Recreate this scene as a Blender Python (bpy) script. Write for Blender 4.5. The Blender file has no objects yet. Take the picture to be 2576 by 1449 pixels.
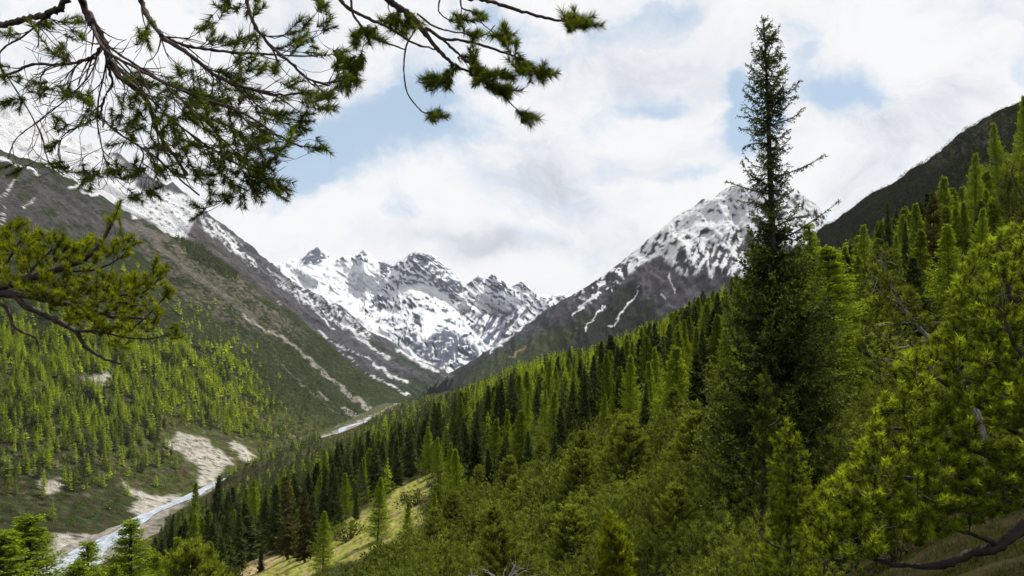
import bpy, math, random
import numpy as np
DEBUG = False
from math import radians, sin, cos, pi
S = bpy.context.scene
COL = S.collection
# ------------------------------------------------------------------ camera
F_D = 2022.0; CX, CY = 1288.0, 724.5; PITCH = math.atan(155.5/2022.0)
cam_d = bpy.data.cameras.new('camera'); cam = bpy.data.objects.new('camera', cam_d); COL.objects.link(cam)
cam_d.sensor_width = 36.0; cam_d.lens = 36.0*F_D/2576.0
cam_d.clip_start = 0.05; cam_d.clip_end = 60000
cam.location = (0, 0, 0); cam.rotation_euler = (pi/2+PITCH, 0, 0)
S.camera = cam
# ------------------------------------------------------------------ light
SUN_EL = 54.0; SUN_AZ = 42.0        # azimuth clockwise from +Y (the view direction): sun high, ahead on the right
sd = bpy.data.lights.new('sun', 'SUN'); sun = bpy.data.objects.new('sun', sd); COL.objects.link(sun)
sd.energy = 5.0; sd.angle = radians(0.5); sd.color = (1.0, 0.95, 0.86)
_e, _a = radians(SUN_EL), radians(SUN_AZ)
SUNV = (cos(_e)*sin(_a), cos(_e)*cos(_a), sin(_e))
from mathutils import Vector
sun.rotation_euler = Vector(SUNV).to_track_quat('Z', 'Y').to_euler()
S.view_settings.view_transform = 'Standard'; S.view_settings.look = 'None'
S.view_settings.exposure = 0.35; S.view_settings.gamma = 1.0; S.view_settings.use_curve_mapping = False

def W(X, Y, d):
    """photo pixel (2576 wide frame) at distance d along +Y -> world point"""
    u = (X-CX)/F_D; v = (CY-Y)/F_D
    yy = cos(PITCH)-v*sin(PITCH); zz = sin(PITCH)+v*cos(PITCH)
    return np.array([u/yy*d, d+0*u, zz/yy*d])
def proj(x, y, z):
    y = np.maximum(y, 1e-3)
    f = y*cos(PITCH)+z*sin(PITCH); up = -y*sin(PITCH)+z*cos(PITCH)
    f = np.maximum(f, 1e-3)
    return CX+F_D*x/f, CY-F_D*up/f

# ------------------------------------------------------------------ sky
wd = bpy.data.worlds.new('World'); S.world = wd; wd.use_nodes = True
def build_sky():
    nt = wd.node_tree; N = nt.nodes; L = nt.links; N.clear()
    def nd(t, **k):
        n = N.new(t)
        for a, b in k.items(): setattr(n, a, b)
        return n
    def M(op, a, b=None, c=None, clamp=False):
        n = nd('ShaderNodeMath', operation=op, use_clamp=clamp)
        for i, q in enumerate((a, b, c)):
            if q is None: continue
            if isinstance(q, (int, float)): n.inputs[i].default_value = q
            else: L.new(q, n.inputs[i])
        return n.outputs[0]
    out = nd('ShaderNodeOutputWorld'); bg = nd('ShaderNodeBackground'); L.new(bg.outputs[0], out.inputs[0])
    sky = nd('ShaderNodeTexSky'); sky.sky_type = 'NISHITA'; sky.sun_disc = False
    sky.sun_elevation = radians(SUN_EL); sky.sun_rotation = radians(SUN_AZ)
    sky.altitude = 1800; sky.air_density = 1.0; sky.dust_density = 2.0
    tc = nd('ShaderNodeTexCoord'); sp = nd('ShaderNodeSeparateXYZ'); L.new(tc.outputs['Generated'], sp.inputs[0])
    # direction -> point on a flat plane in front (y=1), mirrored behind: clouds are a field on the sky itself
    ay = M('MAXIMUM', M('ABSOLUTE', sp.outputs[1]), 0.12)
    u = M('DIVIDE', sp.outputs[0], ay); v = M('DIVIDE', sp.outputs[2], ay)
    cb = nd('ShaderNodeCombineXYZ'); L.new(u, cb.inputs[0]); L.new(v, cb.inputs[1]); L.new(sp.outputs[1], cb.inputs[2])
    def noise(scale, detail, rough, off=0.0, dist=0.0, vec=None, sx=1.0, sy=1.0):
        mp = nd('ShaderNodeMapping'); L.new(vec or cb.outputs[0], mp.inputs[0])
        mp.inputs['Location'].default_value = (off, off*1.7, off*.3); mp.inputs['Scale'].default_value = (sx, sy, 0.15)
        n = nd('ShaderNodeTexNoise'); n.inputs['Scale'].default_value = scale; n.inputs['Detail'].default_value = detail
        n.inputs['Roughness'].default_value = rough; n.inputs['Distortion'].default_value = dist
        L.new(mp.outputs[0], n.inputs['Vector']); return n.outputs[0], n.outputs[1]
    # warped coordinates give the holes ragged edges
    _, wc = noise(3.2, 6, 0.6, 3.1)
    sub = nd('ShaderNodeVectorMath', operation='SUBTRACT'); L.new(wc, sub.inputs[0]); sub.inputs[1].default_value = (.5, .5, .5)
    scl = nd('ShaderNodeVectorMath', operation='MULTIPLY'); L.new(sub.outputs[0], scl.inputs[0]); scl.inputs[1].default_value = (.26, .20, 0)
    add = nd('ShaderNodeVectorMath', operation='ADD'); L.new(cb.outputs[0], add.inputs[0]); L.new(scl.outputs[0], add.inputs[1])
    sw = nd('ShaderNodeSeparateXYZ'); L.new(add.outputs[0], sw.inputs[0]); wu, wv = sw.outputs[0], sw.outputs[1]
    def blob(X, Y, rx, ry, ang=0.0, amp=1.0):
        p = W(X, Y, 1.0); a = radians(ang)
        du = M('SUBTRACT', wu, float(p[0])); dv = M('SUBTRACT', wv, float(p[2]))
        a1 = M('ADD', M('MULTIPLY', du, cos(a)), M('MULTIPLY', dv, sin(a)))
        a2 = M('ADD', M('MULTIPLY', du, -sin(a)), M('MULTIPLY', dv, cos(a)))
        q = M('ADD', M('POWER', M('ABSOLUTE', M('DIVIDE', a1, rx/F_D)), 2.0), M('POWER', M('ABSOLUTE', M('DIVIDE', a2, ry/F_D)), 2.0))
        return M('MULTIPLY', M('POWER', 2.7183, M('MULTIPLY', q, -1.0)), amp)
    def total(lst):
        t = None
        for b in lst:
            g = blob(*b); t = g if t is None else M('ADD', t, g)
        return t
    # blue holes (photo px): X, Y, rx, ry, tilt, strength
    holes = total([(880, 350, 220, 100, 8, 1.3), (770, 450, 120, 60, 0, 1.0), (1080, 250, 120, 100, 35, .95), (1040, 170, 90, 60, 0, .35),
                   (1830, 285, 60, 95, -12, 1.9), (1805, 205, 34, 55, 0, 1.2), (2000, 215, 60, 60, 0, .6), (700, 60, 120, 50, 0, .4), (1280, 40, 160, 50, 0, .5), (1420, 130, 130, 40, 20, .35), (1690, 50, 75, 45, 20, .7), (1640, 215, 80, 24, 0, .8), (1300, 170, 120, 40, 20, .3), (760, 120, 60, 60, 0, .4), (1720, 410, 85, 24, 8, .55),
                   (1950, 110, 45, 75, 0, .8), (2100, 215, 120, 60, 6, 1.0), (2190, 240, 60, 36, 0, .45), (1000, 545, 50, 35, 0, .55), (1560, 90, 50, 60, 0, .35), (1290, 60, 120, 60, 0, .4),
                   (200, 330, 120, 60, 0, .25), (120, 120, 90, 70, 0, .25), (420, 230, 150, 90, 0, .2), (2560, 180, 40, 30, 0, .35)])
    n1, _ = noise(5.5, 12, 0.68, 0.0, 0.25, vec=add.outputs[0])
    n2, _ = noise(17.0, 6, 0.6, 5.0, 0.1, vec=add.outputs[0], sy=1.6)
    nn = M('ADD', M('MULTIPLY', M('SUBTRACT', n1, .5), 2.4), M('MULTIPLY', M('SUBTRACT', n2, .5), 1.1))
    h = M('ADD', holes, nn)
    mr = nd('ShaderNodeMapRange'); mr.interpolation_type = 'SMOOTHSTEP'; L.new(h, mr.inputs[0])
    mr.inputs[1].default_value = .02; mr.inputs[2].default_value = 1.12; mr.inputs[3].default_value = 0; mr.inputs[4].default_value = 1
    hole = mr.outputs[0]
    # cloud shading: grey undersides
    grey = total([(1225, 600, 170, 48, 0, .8), (1180, 625, 90, 34, 0, .3), (1050, 610, 120, 40, 0, .25), (1420, 600, 120, 40, 0, .25), (1300, 330, 220, 60, 0, .2), (2250, 380, 200, 50, 20, .3), (2350, 250, 210, 90, 15, .55), (1330, 440, 160, 120, 0, .35), (1480, 420, 200, 80, 0, .2),
                  (1100, 520, 120, 60, 0, .25), (2450, 200, 120, 60, 0, .3), (1750, 350, 200, 40, 10, .15), (900, 600, 120, 30, 0, .25), (1600, 640, 200, 40, 0, .15)])
    g1, _ = noise(4.2, 11, 0.66, 9.0, 0.35, vec=add.outputs[0], sy=1.5)
    g2 = M('ADD', M('MULTIPLY', M('SUBTRACT', g1, .49), 3.6), grey)
    mg = nd('ShaderNodeMapRange'); mg.interpolation_type = 'SMOOTHSTEP'; L.new(g2, mg.inputs[0]); mg.inputs[1].default_value = -.15; mg.inputs[2].default_value = 1.3
    cr = nd('ShaderNodeValToRGB'); L.new(mg.outputs[0], cr.inputs[0])
    cr.color_ramp.elements[0].color = (1.00, 0.995, 1.0, 1); cr.color_ramp.elements[1].color = (0.56, 0.58, 0.64, 1)
    e = cr.color_ramp.elements.new(.45); e.color = (0.83, .86, .905, 1)
    # clear air: the Nishita sky at 0.1 plus the thin white veil of the photograph
    sk = nd('ShaderNodeVectorMath', operation='SCALE'); L.new(sky.outputs[0], sk.inputs[0]); sk.inputs[3].default_value = SKY_K
    veil = nd('ShaderNodeMix'); veil.data_type = 'RGBA'; veil.inputs[0].default_value = .62
    L.new(sk.outputs[0], veil.inputs[6]); veil.inputs[7].default_value = (.60, .78, .95, 1)
    mx = nd('ShaderNodeMix'); mx.data_type = 'RGBA'; L.new(hole, mx.inputs[0]); L.new(cr.outputs[0], mx.inputs[6]); L.new(veil.outputs[2], mx.inputs[7])
    # scale back so that the Background strength stays at 0.1
    up = nd('ShaderNodeVectorMath', operation='SCALE'); L.new(mx.outputs[2], up.inputs[0]); up.inputs[3].default_value = 7.6
    L.new(up.outputs[0], bg.inputs[0]); bg.inputs[1].default_value = 0.1
SKY_K = 0.10
build_sky()

# ------------------------------------------------------------------ noise / painting helpers
_rs = np.random.RandomState(7)
_perm = _rs.permutation(4096); _gr = _rs.rand(4096)*2*pi
def gn(x, y, seed=0):
    """2-D gradient noise, about -1..1"""
    x = np.asarray(x, float)+seed*37.17; y = np.asarray(y, float)+seed*91.73
    xi = np.floor(x).astype(np.int64); yi = np.floor(y).astype(np.int64); xf = x-xi; yf = y-yi
    def g(ix, iy, fx, fy):
        a = _gr[_perm[(ix+_perm[iy & 4095]) & 4095]]; return np.cos(a)*fx+np.sin(a)*fy
    u = xf*xf*xf*(xf*(xf*6-15)+10); v = yf*yf*yf*(yf*(yf*6-15)+10)
    a = g(xi, yi, xf, yf); b = g(xi+1, yi, xf-1, yf); c = g(xi, yi+1, xf, yf-1); d = g(xi+1, yi+1, xf-1, yf-1)
    return 1.5*((a+(b-a)*u)*(1-v)+(c+(d-c)*u)*v)
def fbm(x, y, o=5, seed=0, gain=.5):
    t = 0; a = 1
    for i in range(o): t = t+a*gn(x*2**i, y*2**i, seed+i); a *= gain
    return t
def ridged(x, y, o=5, seed=0, gain=.5):
    t = 0; a = 1
    for i in range(o): t = t+a*(1-2*np.abs(gn(x*2**i, y*2**i, seed+i))); a *= gain
    return t
def sst(a, b, x):
    t = np.clip((x-a)/(b-a), 0, 1); return t*t*(3-2*t)
def segdist(X, Y, p, q):
    dx, dy = q[0]-p[0], q[1]-p[1]; L2 = dx*dx+dy*dy+1e-9
    t = np.clip(((X-p[0])*dx+(Y-p[1])*dy)/L2, 0, 1)
    return np.hypot(X-p[0]-t*dx, Y-p[1]-t*dy), t
def m_line(X, Y, pts, w, w2=None):
    """0..1 mask along a polyline; width w (to w2 at its end)"""
    w2 = w if w2 is None else w2; best = np.zeros_like(X); n = len(pts)-1
    for i in range(n):
        d, t = segdist(X, Y, pts[i], pts[i+1]); ww = w+(w2-w)*(i+t)/n
        best = np.maximum(best, 1-sst(ww*.6, ww*1.15, d))
    return best
def m_poly(X, Y, pts, soft=6.0):
    ins = np.zeros(X.shape, bool); dm = np.full(X.shape, 1e9); n = len(pts)
    for i in range(n):
        x1, y1 = pts[i]; x2, y2 = pts[(i+1) % n]
        c = ((y1 > Y) != (y2 > Y)); xx = (x2-x1)*(Y-y1)/((y2-y1) if y2 != y1 else 1e-9)+x1
        ins ^= c & (X < xx); d, _ = segdist(X, Y, pts[i], pts[(i+1) % n]); dm = np.minimum(dm, d)
    sd_ = np.where(ins, dm, -dm); return sst(-soft, soft, sd_)
def mixc(c, col, m):
    return c+(np.array(col)-c)*m[..., None]

# ------------------------------------------------------------------ object helpers
def tag(o, label=None, cat=None, group=None, kind=None):
    if label: o['label'] = label
    if cat: o['category'] = cat
    if group: o['group'] = group
    if kind: o['kind'] = kind
    return o
def mesh_np(name, V, Fc, mats, smooth=True, cols=None, fmat=None):
    """V (n,3); Fc (m,k) same-size faces or list of such arrays"""
    me = bpy.data.meshes.new(name); Fl = Fc if isinstance(Fc, list) else [Fc]
    Fl = [np.asarray(f, np.int64) for f in Fl if len(f)]
    me.vertices.add(len(V)); me.vertices.foreach_set('co', np.asarray(V, np.float32).ravel())
    nl = sum(f.size for f in Fl); nf = sum(len(f) for f in Fl)
    me.loops.add(nl); me.loops.foreach_set('vertex_index', np.concatenate([f.ravel() for f in Fl]).astype(np.int32))
    tot = np.concatenate([np.full(len(f), f.shape[1]) for f in Fl]); st = np.concatenate([[0], np.cumsum(tot)[:-1]])
    me.polygons.add(nf); me.polygons.foreach_set('loop_start', st.astype(np.int32))
    try: me.polygons.foreach_set('loop_total', tot.astype(np.int32))
    except Exception: pass
    if not isinstance(mats, (list, tuple)): mats = [mats]
    for m in mats: me.materials.append(m)
    if fmat is not None: me.polygons.foreach_set('material_index', np.asarray(fmat, np.int32))
    me.polygons.foreach_set('use_smooth', np.full(nf, bool(smooth)))
    if cols is not None:
        at = me.color_attributes.new('Col', 'FLOAT_COLOR', 'POINT')
        c4 = np.ones((len(V), 4), np.float32); c4[:, :3] = np.asarray(cols).reshape(-1, 3); at.data.foreach_set('color', c4.ravel())
    me.update(calc_edges=True); return me
def link(name, me, parent=None):
    o = bpy.data.objects.new(name, me); COL.objects.link(o)
    if parent is not None: o.parent = parent
    return o
def grid_faces(nu, nv, off=0):
    i = np.arange(nu-1)[:, None]*nv+np.arange(nv-1)[None, :]
    i = i.ravel()+off; return np.stack([i, i+nv, i+nv+1, i+1], 1)
class MatB:
    def __init__(s, name):
        s.m = bpy.data.materials.new(name); s.m.use_nodes = True; s.nt = s.m.node_tree; s.N = s.nt.nodes; s.L = s.nt.links
        s.p = s.N['Principled BSDF']; s.out = s.N['Material Output']
    def n(s, t, ins=None, **k):
        n = s.N.new(t)
        for a, b in k.items(): setattr(n, a, b)
        for a, b in (ins or {}).items():
            if hasattr(b, 'is_output'): s.L.new(b, n.inputs[a])
            else: n.inputs[a].default_value = b
        return n
# ------------------------------------------------------------------ terrain materials
def terrain_mat(name, scale, bump=1.0, lo=.62, hi=1.38, rough=.95, fine=None):
    b = MatB(name); co = b.n('ShaderNodeNewGeometry').outputs['Position']
    at = b.n('ShaderNodeAttribute', attribute_name='Col').outputs['Color']
    n1 = b.n('ShaderNodeTexNoise', {'Vector': co, 'Scale': scale, 'Detail': 6.0, 'Roughness': .65})
    n2 = b.n('ShaderNodeTexNoise', {'Vector': co, 'Scale': scale*5.5, 'Detail': 5.0, 'Roughness': .7}); av = b.n('ShaderNodeMath', {0: n1.outputs[0], 1: n2.outputs[0]}, operation='ADD')
    mr = b.n('ShaderNodeMapRange', {'Value': av.outputs[0], 'From Min': .72, 'From Max': 1.28, 'To Min': lo, 'To Max': hi})
    mul = b.n('ShaderNodeVectorMath', {0: at}, operation='SCALE'); b.L.new(mr.outputs[0], mul.inputs['Scale'])
    b.L.new(mul.outputs[0], b.p.inputs['Base Color']); b.p.inputs['Roughness'].default_value = rough
    b.p.inputs['Specular IOR Level'].default_value = .0
    bp = b.n('ShaderNodeBump', {'Height': av.outputs[0], 'Strength': 1.0, 'Distance': bump}); b.L.new(bp.outputs[0], b.p.inputs['Normal'])
    return b.m
M_mtn = terrain_mat('mountain_surface', .035, 12.0, .8, 1.2)
M_slope = terrain_mat('slope_surface', .09, 5.0, .55, 1.45)
M_floor = terrain_mat('gravel_surface', .15, 1.0, .7, 1.25)

def resample(P, n, smooth=True):
    """P (k,3) -> n points, Catmull-Rom, uniform in index"""
    P = np.asarray(P, float); k = len(P); t = np.linspace(0, k-1, n); i = np.minimum(t.astype(int), k-2); f = (t-i)[:, None]
    p1, p2 = P[i], P[i+1]
    if not smooth: return p1+(p2-p1)*f
    p0 = P[np.maximum(i-1, 0)]; p3 = P[np.minimum(i+2, k-1)]
    return .5*((2*p1)+(-p0+p2)*f+(2*p0-5*p1+4*p2-p3)*f*f+(-p0+3*p1-3*p2+p3)*f**3)
def by_len(P, n):
    P = np.asarray(P, float); s = np.concatenate([[0], np.cumsum(np.linalg.norm(np.diff(P[:, :2], axis=0), axis=1))]); t = np.linspace(0, s[-1], n)
    return np.stack([np.interp(t, s, P[:, j]) for j in range(P.shape[1])], 1)
def loft(rows, nu, nv, smooth=True):
    """rows: list of (n,3) world polylines already of nu points each -> (nu,nv,3)"""
    A = np.stack(rows, 1)  # nu,k,3
    k = A.shape[1]; t = np.linspace(0, k-1, nv); i = np.minimum(t.astype(int), k-2); f = (t-i)[None, :, None]
    return A[:, i]+(A[:, i+1]-A[:, i])*f
def pix_row(pts, n):
    """photo polyline [(X,Y,d)...] (depth may be missing inside) -> n world points"""
    q = by_len(np.array(pts, float), n); return np.array([W(a, b, c) for a, b, c in q])

GR = {}
def rel_steep(V, nu, nv, k=19):
    """how much steeper than its surroundings each vertex is (about -1..1)"""
    P = V.reshape(nu, nv, 3); n = np.cross(np.gradient(P, axis=0), np.gradient(P, axis=1)); nz = np.abs(n[..., 2])/(np.linalg.norm(n, axis=-1)+1e-9)
    def blur(a, k):
        w = np.hanning(k+2)[1:-1]; w /= w.sum(); a = np.apply_along_axis(lambda r: np.convolve(np.pad(r, k//2, 'edge'), w, 'valid'), 0, a); return np.apply_along_axis(lambda r: np.convolve(np.pad(r, k//2, 'edge'), w, 'valid'), 1, a)
    d = blur(nz, k)-blur(nz, 3); return (d/(d.std()+1e-9)).ravel()
# ================================================================== A: the snowy head of the valley
def c3(*pts): return [(670.8+.3125*x, 603.7+.3125*y) for x, y in pts]
def mtn_A():
    sil = c3((-200, 260), (0, 190), (60, 182), (130, 190), (200, 180), (240, 150), (290, 150), (340, 90), (405, 50), (430, 88), (480, 98), (500, 145), (560, 150), (640, 130), (740, 110), (780, 78),
             (830, 110), (880, 160), (930, 170), (1000, 200), (1040, 190), (1100, 150), (1160, 112), (1200, 98), (1290, 98), (1330, 118), (1390, 160), (1450, 210), (1500, 260), (1560, 330),
             (1580, 372), (1640, 340), (1710, 280), (1760, 312), (1820, 280), (1870, 320), (1900, 328), (1950, 372), (2000, 362), (2060, 345), (2110, 390), (2180, 440), (2300, 440), (2360, 430), (2600, 470), (2800, 560))
    def dep(X): return 7300-500*math.exp(-((X-1060)/110)**2)-900*math.exp(-((X-700)/130)**2)+300*math.exp(-((X-1250)/90)**2)-500*math.exp(-((X-1500)/120)**2)
    nu, nv = 720, 400
    top = pix_row([(x, y, dep(x)) for x, y in sil], nu)
    q = by_len(np.array([(x, y, 0) for x, y in sil], float), nu)
    Xs = q[:, 0]; Ys = q[:, 1]
    def row(t, dd):
        # t: fraction from crest to foot, foot at Y=1000
        return np.array([W(x*(1-.18*t)+.18*t*1090, y+(1010-y)*t, dd(x, t)) for x, y in zip(Xs, Ys)])
    bowl = lambda x: math.exp(-((x-1090)/150)**2)
    rows = [top+np.array([0, 900, -700]), top+np.array([0, 420, -260]), top+np.array([0, 60, -6]), top,
            row(.12, lambda x, t: dep(x)-250), row(.28, lambda x, t: dep(x)-(300+120*(1-bowl(x)))), row(.5, lambda x, t: dep(x)-1150+250*bowl(x)),
            row(.75, lambda x, t: dep(x)-1850+250*bowl(x)), row(1.0, lambda x, t: 4700)]
    P = loft(rows, nu, nv); V = P.reshape(-1, 3).copy(); x, y, z = V.T
    U = np.repeat(np.arange(nu), nv)/nu; Tt = np.tile(np.linspace(0, 8, nv), nu)
    body = sst(2.9, 3.6, Tt)*(1-sst(7.3, 8, Tt)*.6)
    wx = x+160*fbm(x/700, y/700, 3, 11)+.35*(z); 
    rib = ridged(wx/420, z/1300, 5, 3, .55); dia = ridged((x*.8+z*1.1)/330, (z*.8-x)/1500, 4, 23, .55)
    V[:, 2] += body*(26*rib+14*dia)+6*fbm(x/120, y/120+z/120, 3, 5); V[:, 1] += -body*(70*rib+46*dia+60*fbm(x/260, z/260, 4, 17))
    x, y, z = V.T
    X, Y = proj(x, y, z); Xw = X+5*fbm(X/22, Y/22, 4, 31); Yw = Y+5*fbm(X/22, Y/22, 4, 32)
    # snow with rock breaking through along strata and ribs
    st = fbm((X+Y*.9)/46, (Y-X*.55)/12, 5, 41, .52)+.35*ridged(X/30, Y/60, 4, 44)-.18
    st2 = fbm(X/14, Y/9, 4, 45, .45)
    gs = rel_steep(V, nu, nv); rock = sst(.10, .45, st*.45+st2*.22+.20*gs-.10)
    def P_(pts, s=3): return m_poly(Xw, Yw, c3(*pts), s)
    dome = P_([(1080, 160), (1200, 95), (1300, 95), (1400, 180), (1500, 270), (1420, 330), (1060, 320)], 5)
    rock = np.maximum(rock, dome*sst(-.3, .3, .4*st2+.5*fbm(X/25, Y/9, 3, 49)+.25*gs))
    left_snow = P_([(100, 190), (500, 140), (900, 200), (1000, 330), (700, 560), (980, 790), (900, 780), (560, 560), (240, 360)], 8)
    rock = rock*(1-.55*left_snow)
    for pts in ([(280, 160), (405, 50), (490, 140), (380, 205), (300, 190)], [(740, 110), (780, 78), (820, 120), (790, 150)], [(890, 180), (1000, 200), (1000, 240), (940, 310), (920, 280)],
                [(1010, 325), (1300, 335), (1450, 300), (1560, 330), (1575, 420), (1500, 510), (1450, 470), (1350, 395), (1050, 375)],
                [(1780, 385), (1890, 318), (1950, 380), (1850, 435)], [(1640, 340), (1710, 285), (1760, 320), (1680, 370)], [(840, 480), (960, 440), (1000, 500), (900, 580)],
                [(1160, 590), (1240, 600), (1260, 700), (1200, 690)], [(1180, 100), (1330, 110), (1320, 240), (1150, 240)]):
        rock = np.maximum(rock, P_(pts)*sst(-.65, -.1, .5*st2+.25*gs))
    low = P_([(1040, 790), (1200, 735), (1250, 810), (1420, 710), (1600, 790), (1720, 900), (1700, 1010), (1500, 1060), (1300, 1010), (1090, 870)], 6)
    rock = np.maximum(rock, low*sst(-.5, .1, .4*st2+.28*gs+.18)); r6 = P_([(1540, 540), (1650, 600), (1900, 570), (2130, 540), (1960, 760), (1850, 880), (1740, 850), (1600, 680)], 8)
    streak = fbm((X*.9+Y*.6)/11, (Y-X)/60, 4, 61, .6)
    rock = np.maximum(rock, r6*sst(-.2, .25, streak+.1))
    for pts, w in (([(1560, 600), (1650, 740), (1800, 880)], 12), ([(1290, 640), (1300, 700), (1260, 780)], 50), ([(1560, 970), (1620, 1010)], 16), ([(1460, 1030), (1520, 1060)], 16), ([(620, 540), (760, 640), (860, 700), (960, 780)], 26),
                   ([(1740, 860), (1800, 900)], 30), ([(1090, 840), (1200, 950), (1380, 1060)], 26), ([(1100, 400), (1300, 400), (1420, 480)], 50)):
        rock = rock*(1-m_line(Xw, Yw, c3(*pts), w*.3125))
    c = np.tile([.70, .725, .77], (len(V), 1)); rk = np.array([.085, .10, .135])*(1+.35*fbm(X/14, Y/14, 4, 71))[:, None]
    c = c+(rk-c)*rock[:, None]
    me = mesh_np('snow_mountain', V, grid_faces(nu, nv), M_mtn, True, c)
    tag(link('snow_mountain', me), kind='structure')
mtn_A()

# ================================================================== contour-built valley sides (B, C)
def side(edge, near, nb, na, back):
    """edge (nb,3): far silhouette from foot to crest; near (nb,3): the near end of each contour. -> (nb, na,3)"""
    t = (np.linspace(0, 1, na)**.8)[None, :, None]
    G = near[:, None]+(edge-near)[:, None]*t
    return G
def mtn_B():
    e = [(1140, 965), (1115, 950), (1061, 925), (1008, 892), (936, 850), (858, 790), (743, 735), (671, 672), (600, 612), (540, 560), (470, 497), (400, 496), (340, 500), (300, 503), (230, 474), (100, 412)]
    nb, na = 520, 300
    q = by_len(np.array([(a, b, 0) for a, b in e], float), nb)
    def dd(X, Y):
        w = W(X, Y, 1.0); return float(np.clip(-436/(w[2]+.72*w[0]), 3300, 4300))
    edge = np.array([W(a, b, dd(a, b)) for a, b, _ in q])
    k = np.hanning(61); k /= k.sum(); ys = np.convolve(np.pad(edge[:, 1], 30, 'edge'), k, 'valid')
    edge = np.array([W(a, b, s) for (a, b, _), s in zip(q, ys)])
    near = edge.copy(); near[:, 1] = np.linspace(2600, 1500, nb); near[:, 0] -= 40; near[:, 2] -= 15
    G = side(edge, near, nb, na, 0)
    bk = [edge+np.array([-20, 60, -25]), edge+np.array([-150, 400, -260]), edge+np.array([-200, 900, -600])]
    G = np.concatenate([G]+[b[:, None] for b in bk], 1)
    tp = G[-1:]+np.array([[-120, 60, -90]]); G = np.concatenate([G, tp, tp+np.array([[-500, 200, -500]])], 0)
    nu, nv = G.shape[:2]; V = G.reshape(-1, 3).copy(); x, y, z = V.T
    X, Y = proj(x, y, z)
    body = sst(0, .22, np.tile(np.arange(nv)/(na-1), nu))*(1-.7*sst(0, 1, np.tile(np.arange(nv)/(na-1), nu)**6))
    r = ridged((y+.5*z)/300, (x)/900, 5, 91, .55)+.4*fbm(x/120, y/120, 4, 95)
    V[:, 2] += 34*body*r+5*fbm(x/50, y/50, 4, 97); V[:, 0] += 18*body*r
    x, y, z = V.T; X, Y = proj(x, y, z); Xw = X+6*fbm(X/25, Y/25, 4, 101); Yw = Y+6*fbm(X/25, Y/25, 4, 102)
    n1 = fbm(X/9, Y/9, 4, 103, .6); dg = fbm((X+Y)/50, (X-Y)/8, 4, 105, .6)
    c = np.array([.098, .096, .107])*(1+.28*n1+.25*dg)[:, None]
    c = mixc(c, (.125, .108, .098), m_poly(Xw, Yw, [(470, 560), (520, 580), (620, 680), (740, 780), (690, 780), (560, 690), (470, 620)], 10)*.8)
    green = sst(0, 30, Yw-np.interp(Xw, [600, 746, 800, 860, 935, 1000, 1110], [900, 835, 862, 895, 925, 930, 945]))
    green = np.maximum(green, m_line(Xw, Yw, [(930, 860), (1000, 900), (1100, 950)], 9)*.8)
    g = np.array([.045, .062, .035])*(1+.35*n1)[:, None]; c = c+(g-c)*(green*.92)[:, None]
    sn = np.maximum.reduce([m_poly(Xw, Yw, [(250, 380), (340, 470), (470, 490), (500, 530), (480, 570), (462, 622), (430, 600), (380, 560), (300, 520)], 5)*sst(-.75, -.3, n1),
        m_poly(Xw, Yw, [(500, 520), (540, 555), (600, 610), (660, 680), (630, 670), (560, 610), (510, 575)], 4)*sst(-.05, .3, dg+n1*.7+.1),
        m_poly(Xw, Yw, [(660, 660), (743, 725), (850, 790), (780, 775), (700, 715)], 4)*sst(.1, .4, dg+n1*.5+.12),
        m_poly(Xw, Yw, [(720, 700), (858, 775), (940, 850), (900, 850), (820, 800), (740, 745)], 4)*sst(-.1, .3, n1+dg*.6)])
    for pts, w, w2 in (([(862, 800), (886, 832), (908, 850), (952, 885), (977, 903)], 5, 3.5), ([(855, 885), (896, 916)], 2.5, 1.5), ([(940, 916), (990, 944), (1024, 963)], 3.5, 3), ([(921, 941), (983, 969), (1030, 997)], 2, 2),
                       ([(800, 830), (850, 870), (930, 905), (990, 950)], 1.6, 1.2), ([(540, 580), (575, 600), (600, 640)], 4, 3), ([(700, 760), (725, 790)], 2, 2), ([(760, 745), (800, 790), (840, 830)], 2.2, 2), ([(1000, 880), (1046, 905), (1102, 937)], 5, 5)):
        sn = np.maximum(sn, m_line(Xw, Yw, pts, w, w2)*sst(-1.0, -.4, n1))
    sn = np.maximum(sn, m_poly(Xw, Yw, [(-900, -500), (100, 100), (240, 340), (345, 455), (345, 545), (250, 520), (-900, 500)], 6)*sst(-.9, -.4, dg+.3*n1+.15))
    c = mixc(c, (.71, .725, .76), np.clip(sn, 0, 1))
    me = mesh_np('rocky_mountain', V, grid_faces(nu, nv)[:, ::-1], M_mtn, True, c)
    tag(link('rocky_mountain', me), kind='structure')
mtn_B()

def riv(y):   # river centre x, surface z, half width
    ys = [150, 400, 640, 700, 758, 846, 953, 1200, 1635, 1820, 2200, 2900]
    return (np.interp(y, ys, [-345, -350, -360, -366, -384, -395, -403, -392, -362, -352, -330, -330]),
            np.interp(y, ys, [-184, -183, -181, -181, -181, -180.5, -180, -177, -171, -168, -160, -150]),
            np.interp(y, ys, [26, 26, 25, 20, 13, 10, 9, 7, 7, 7, 4, 3]))

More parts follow.
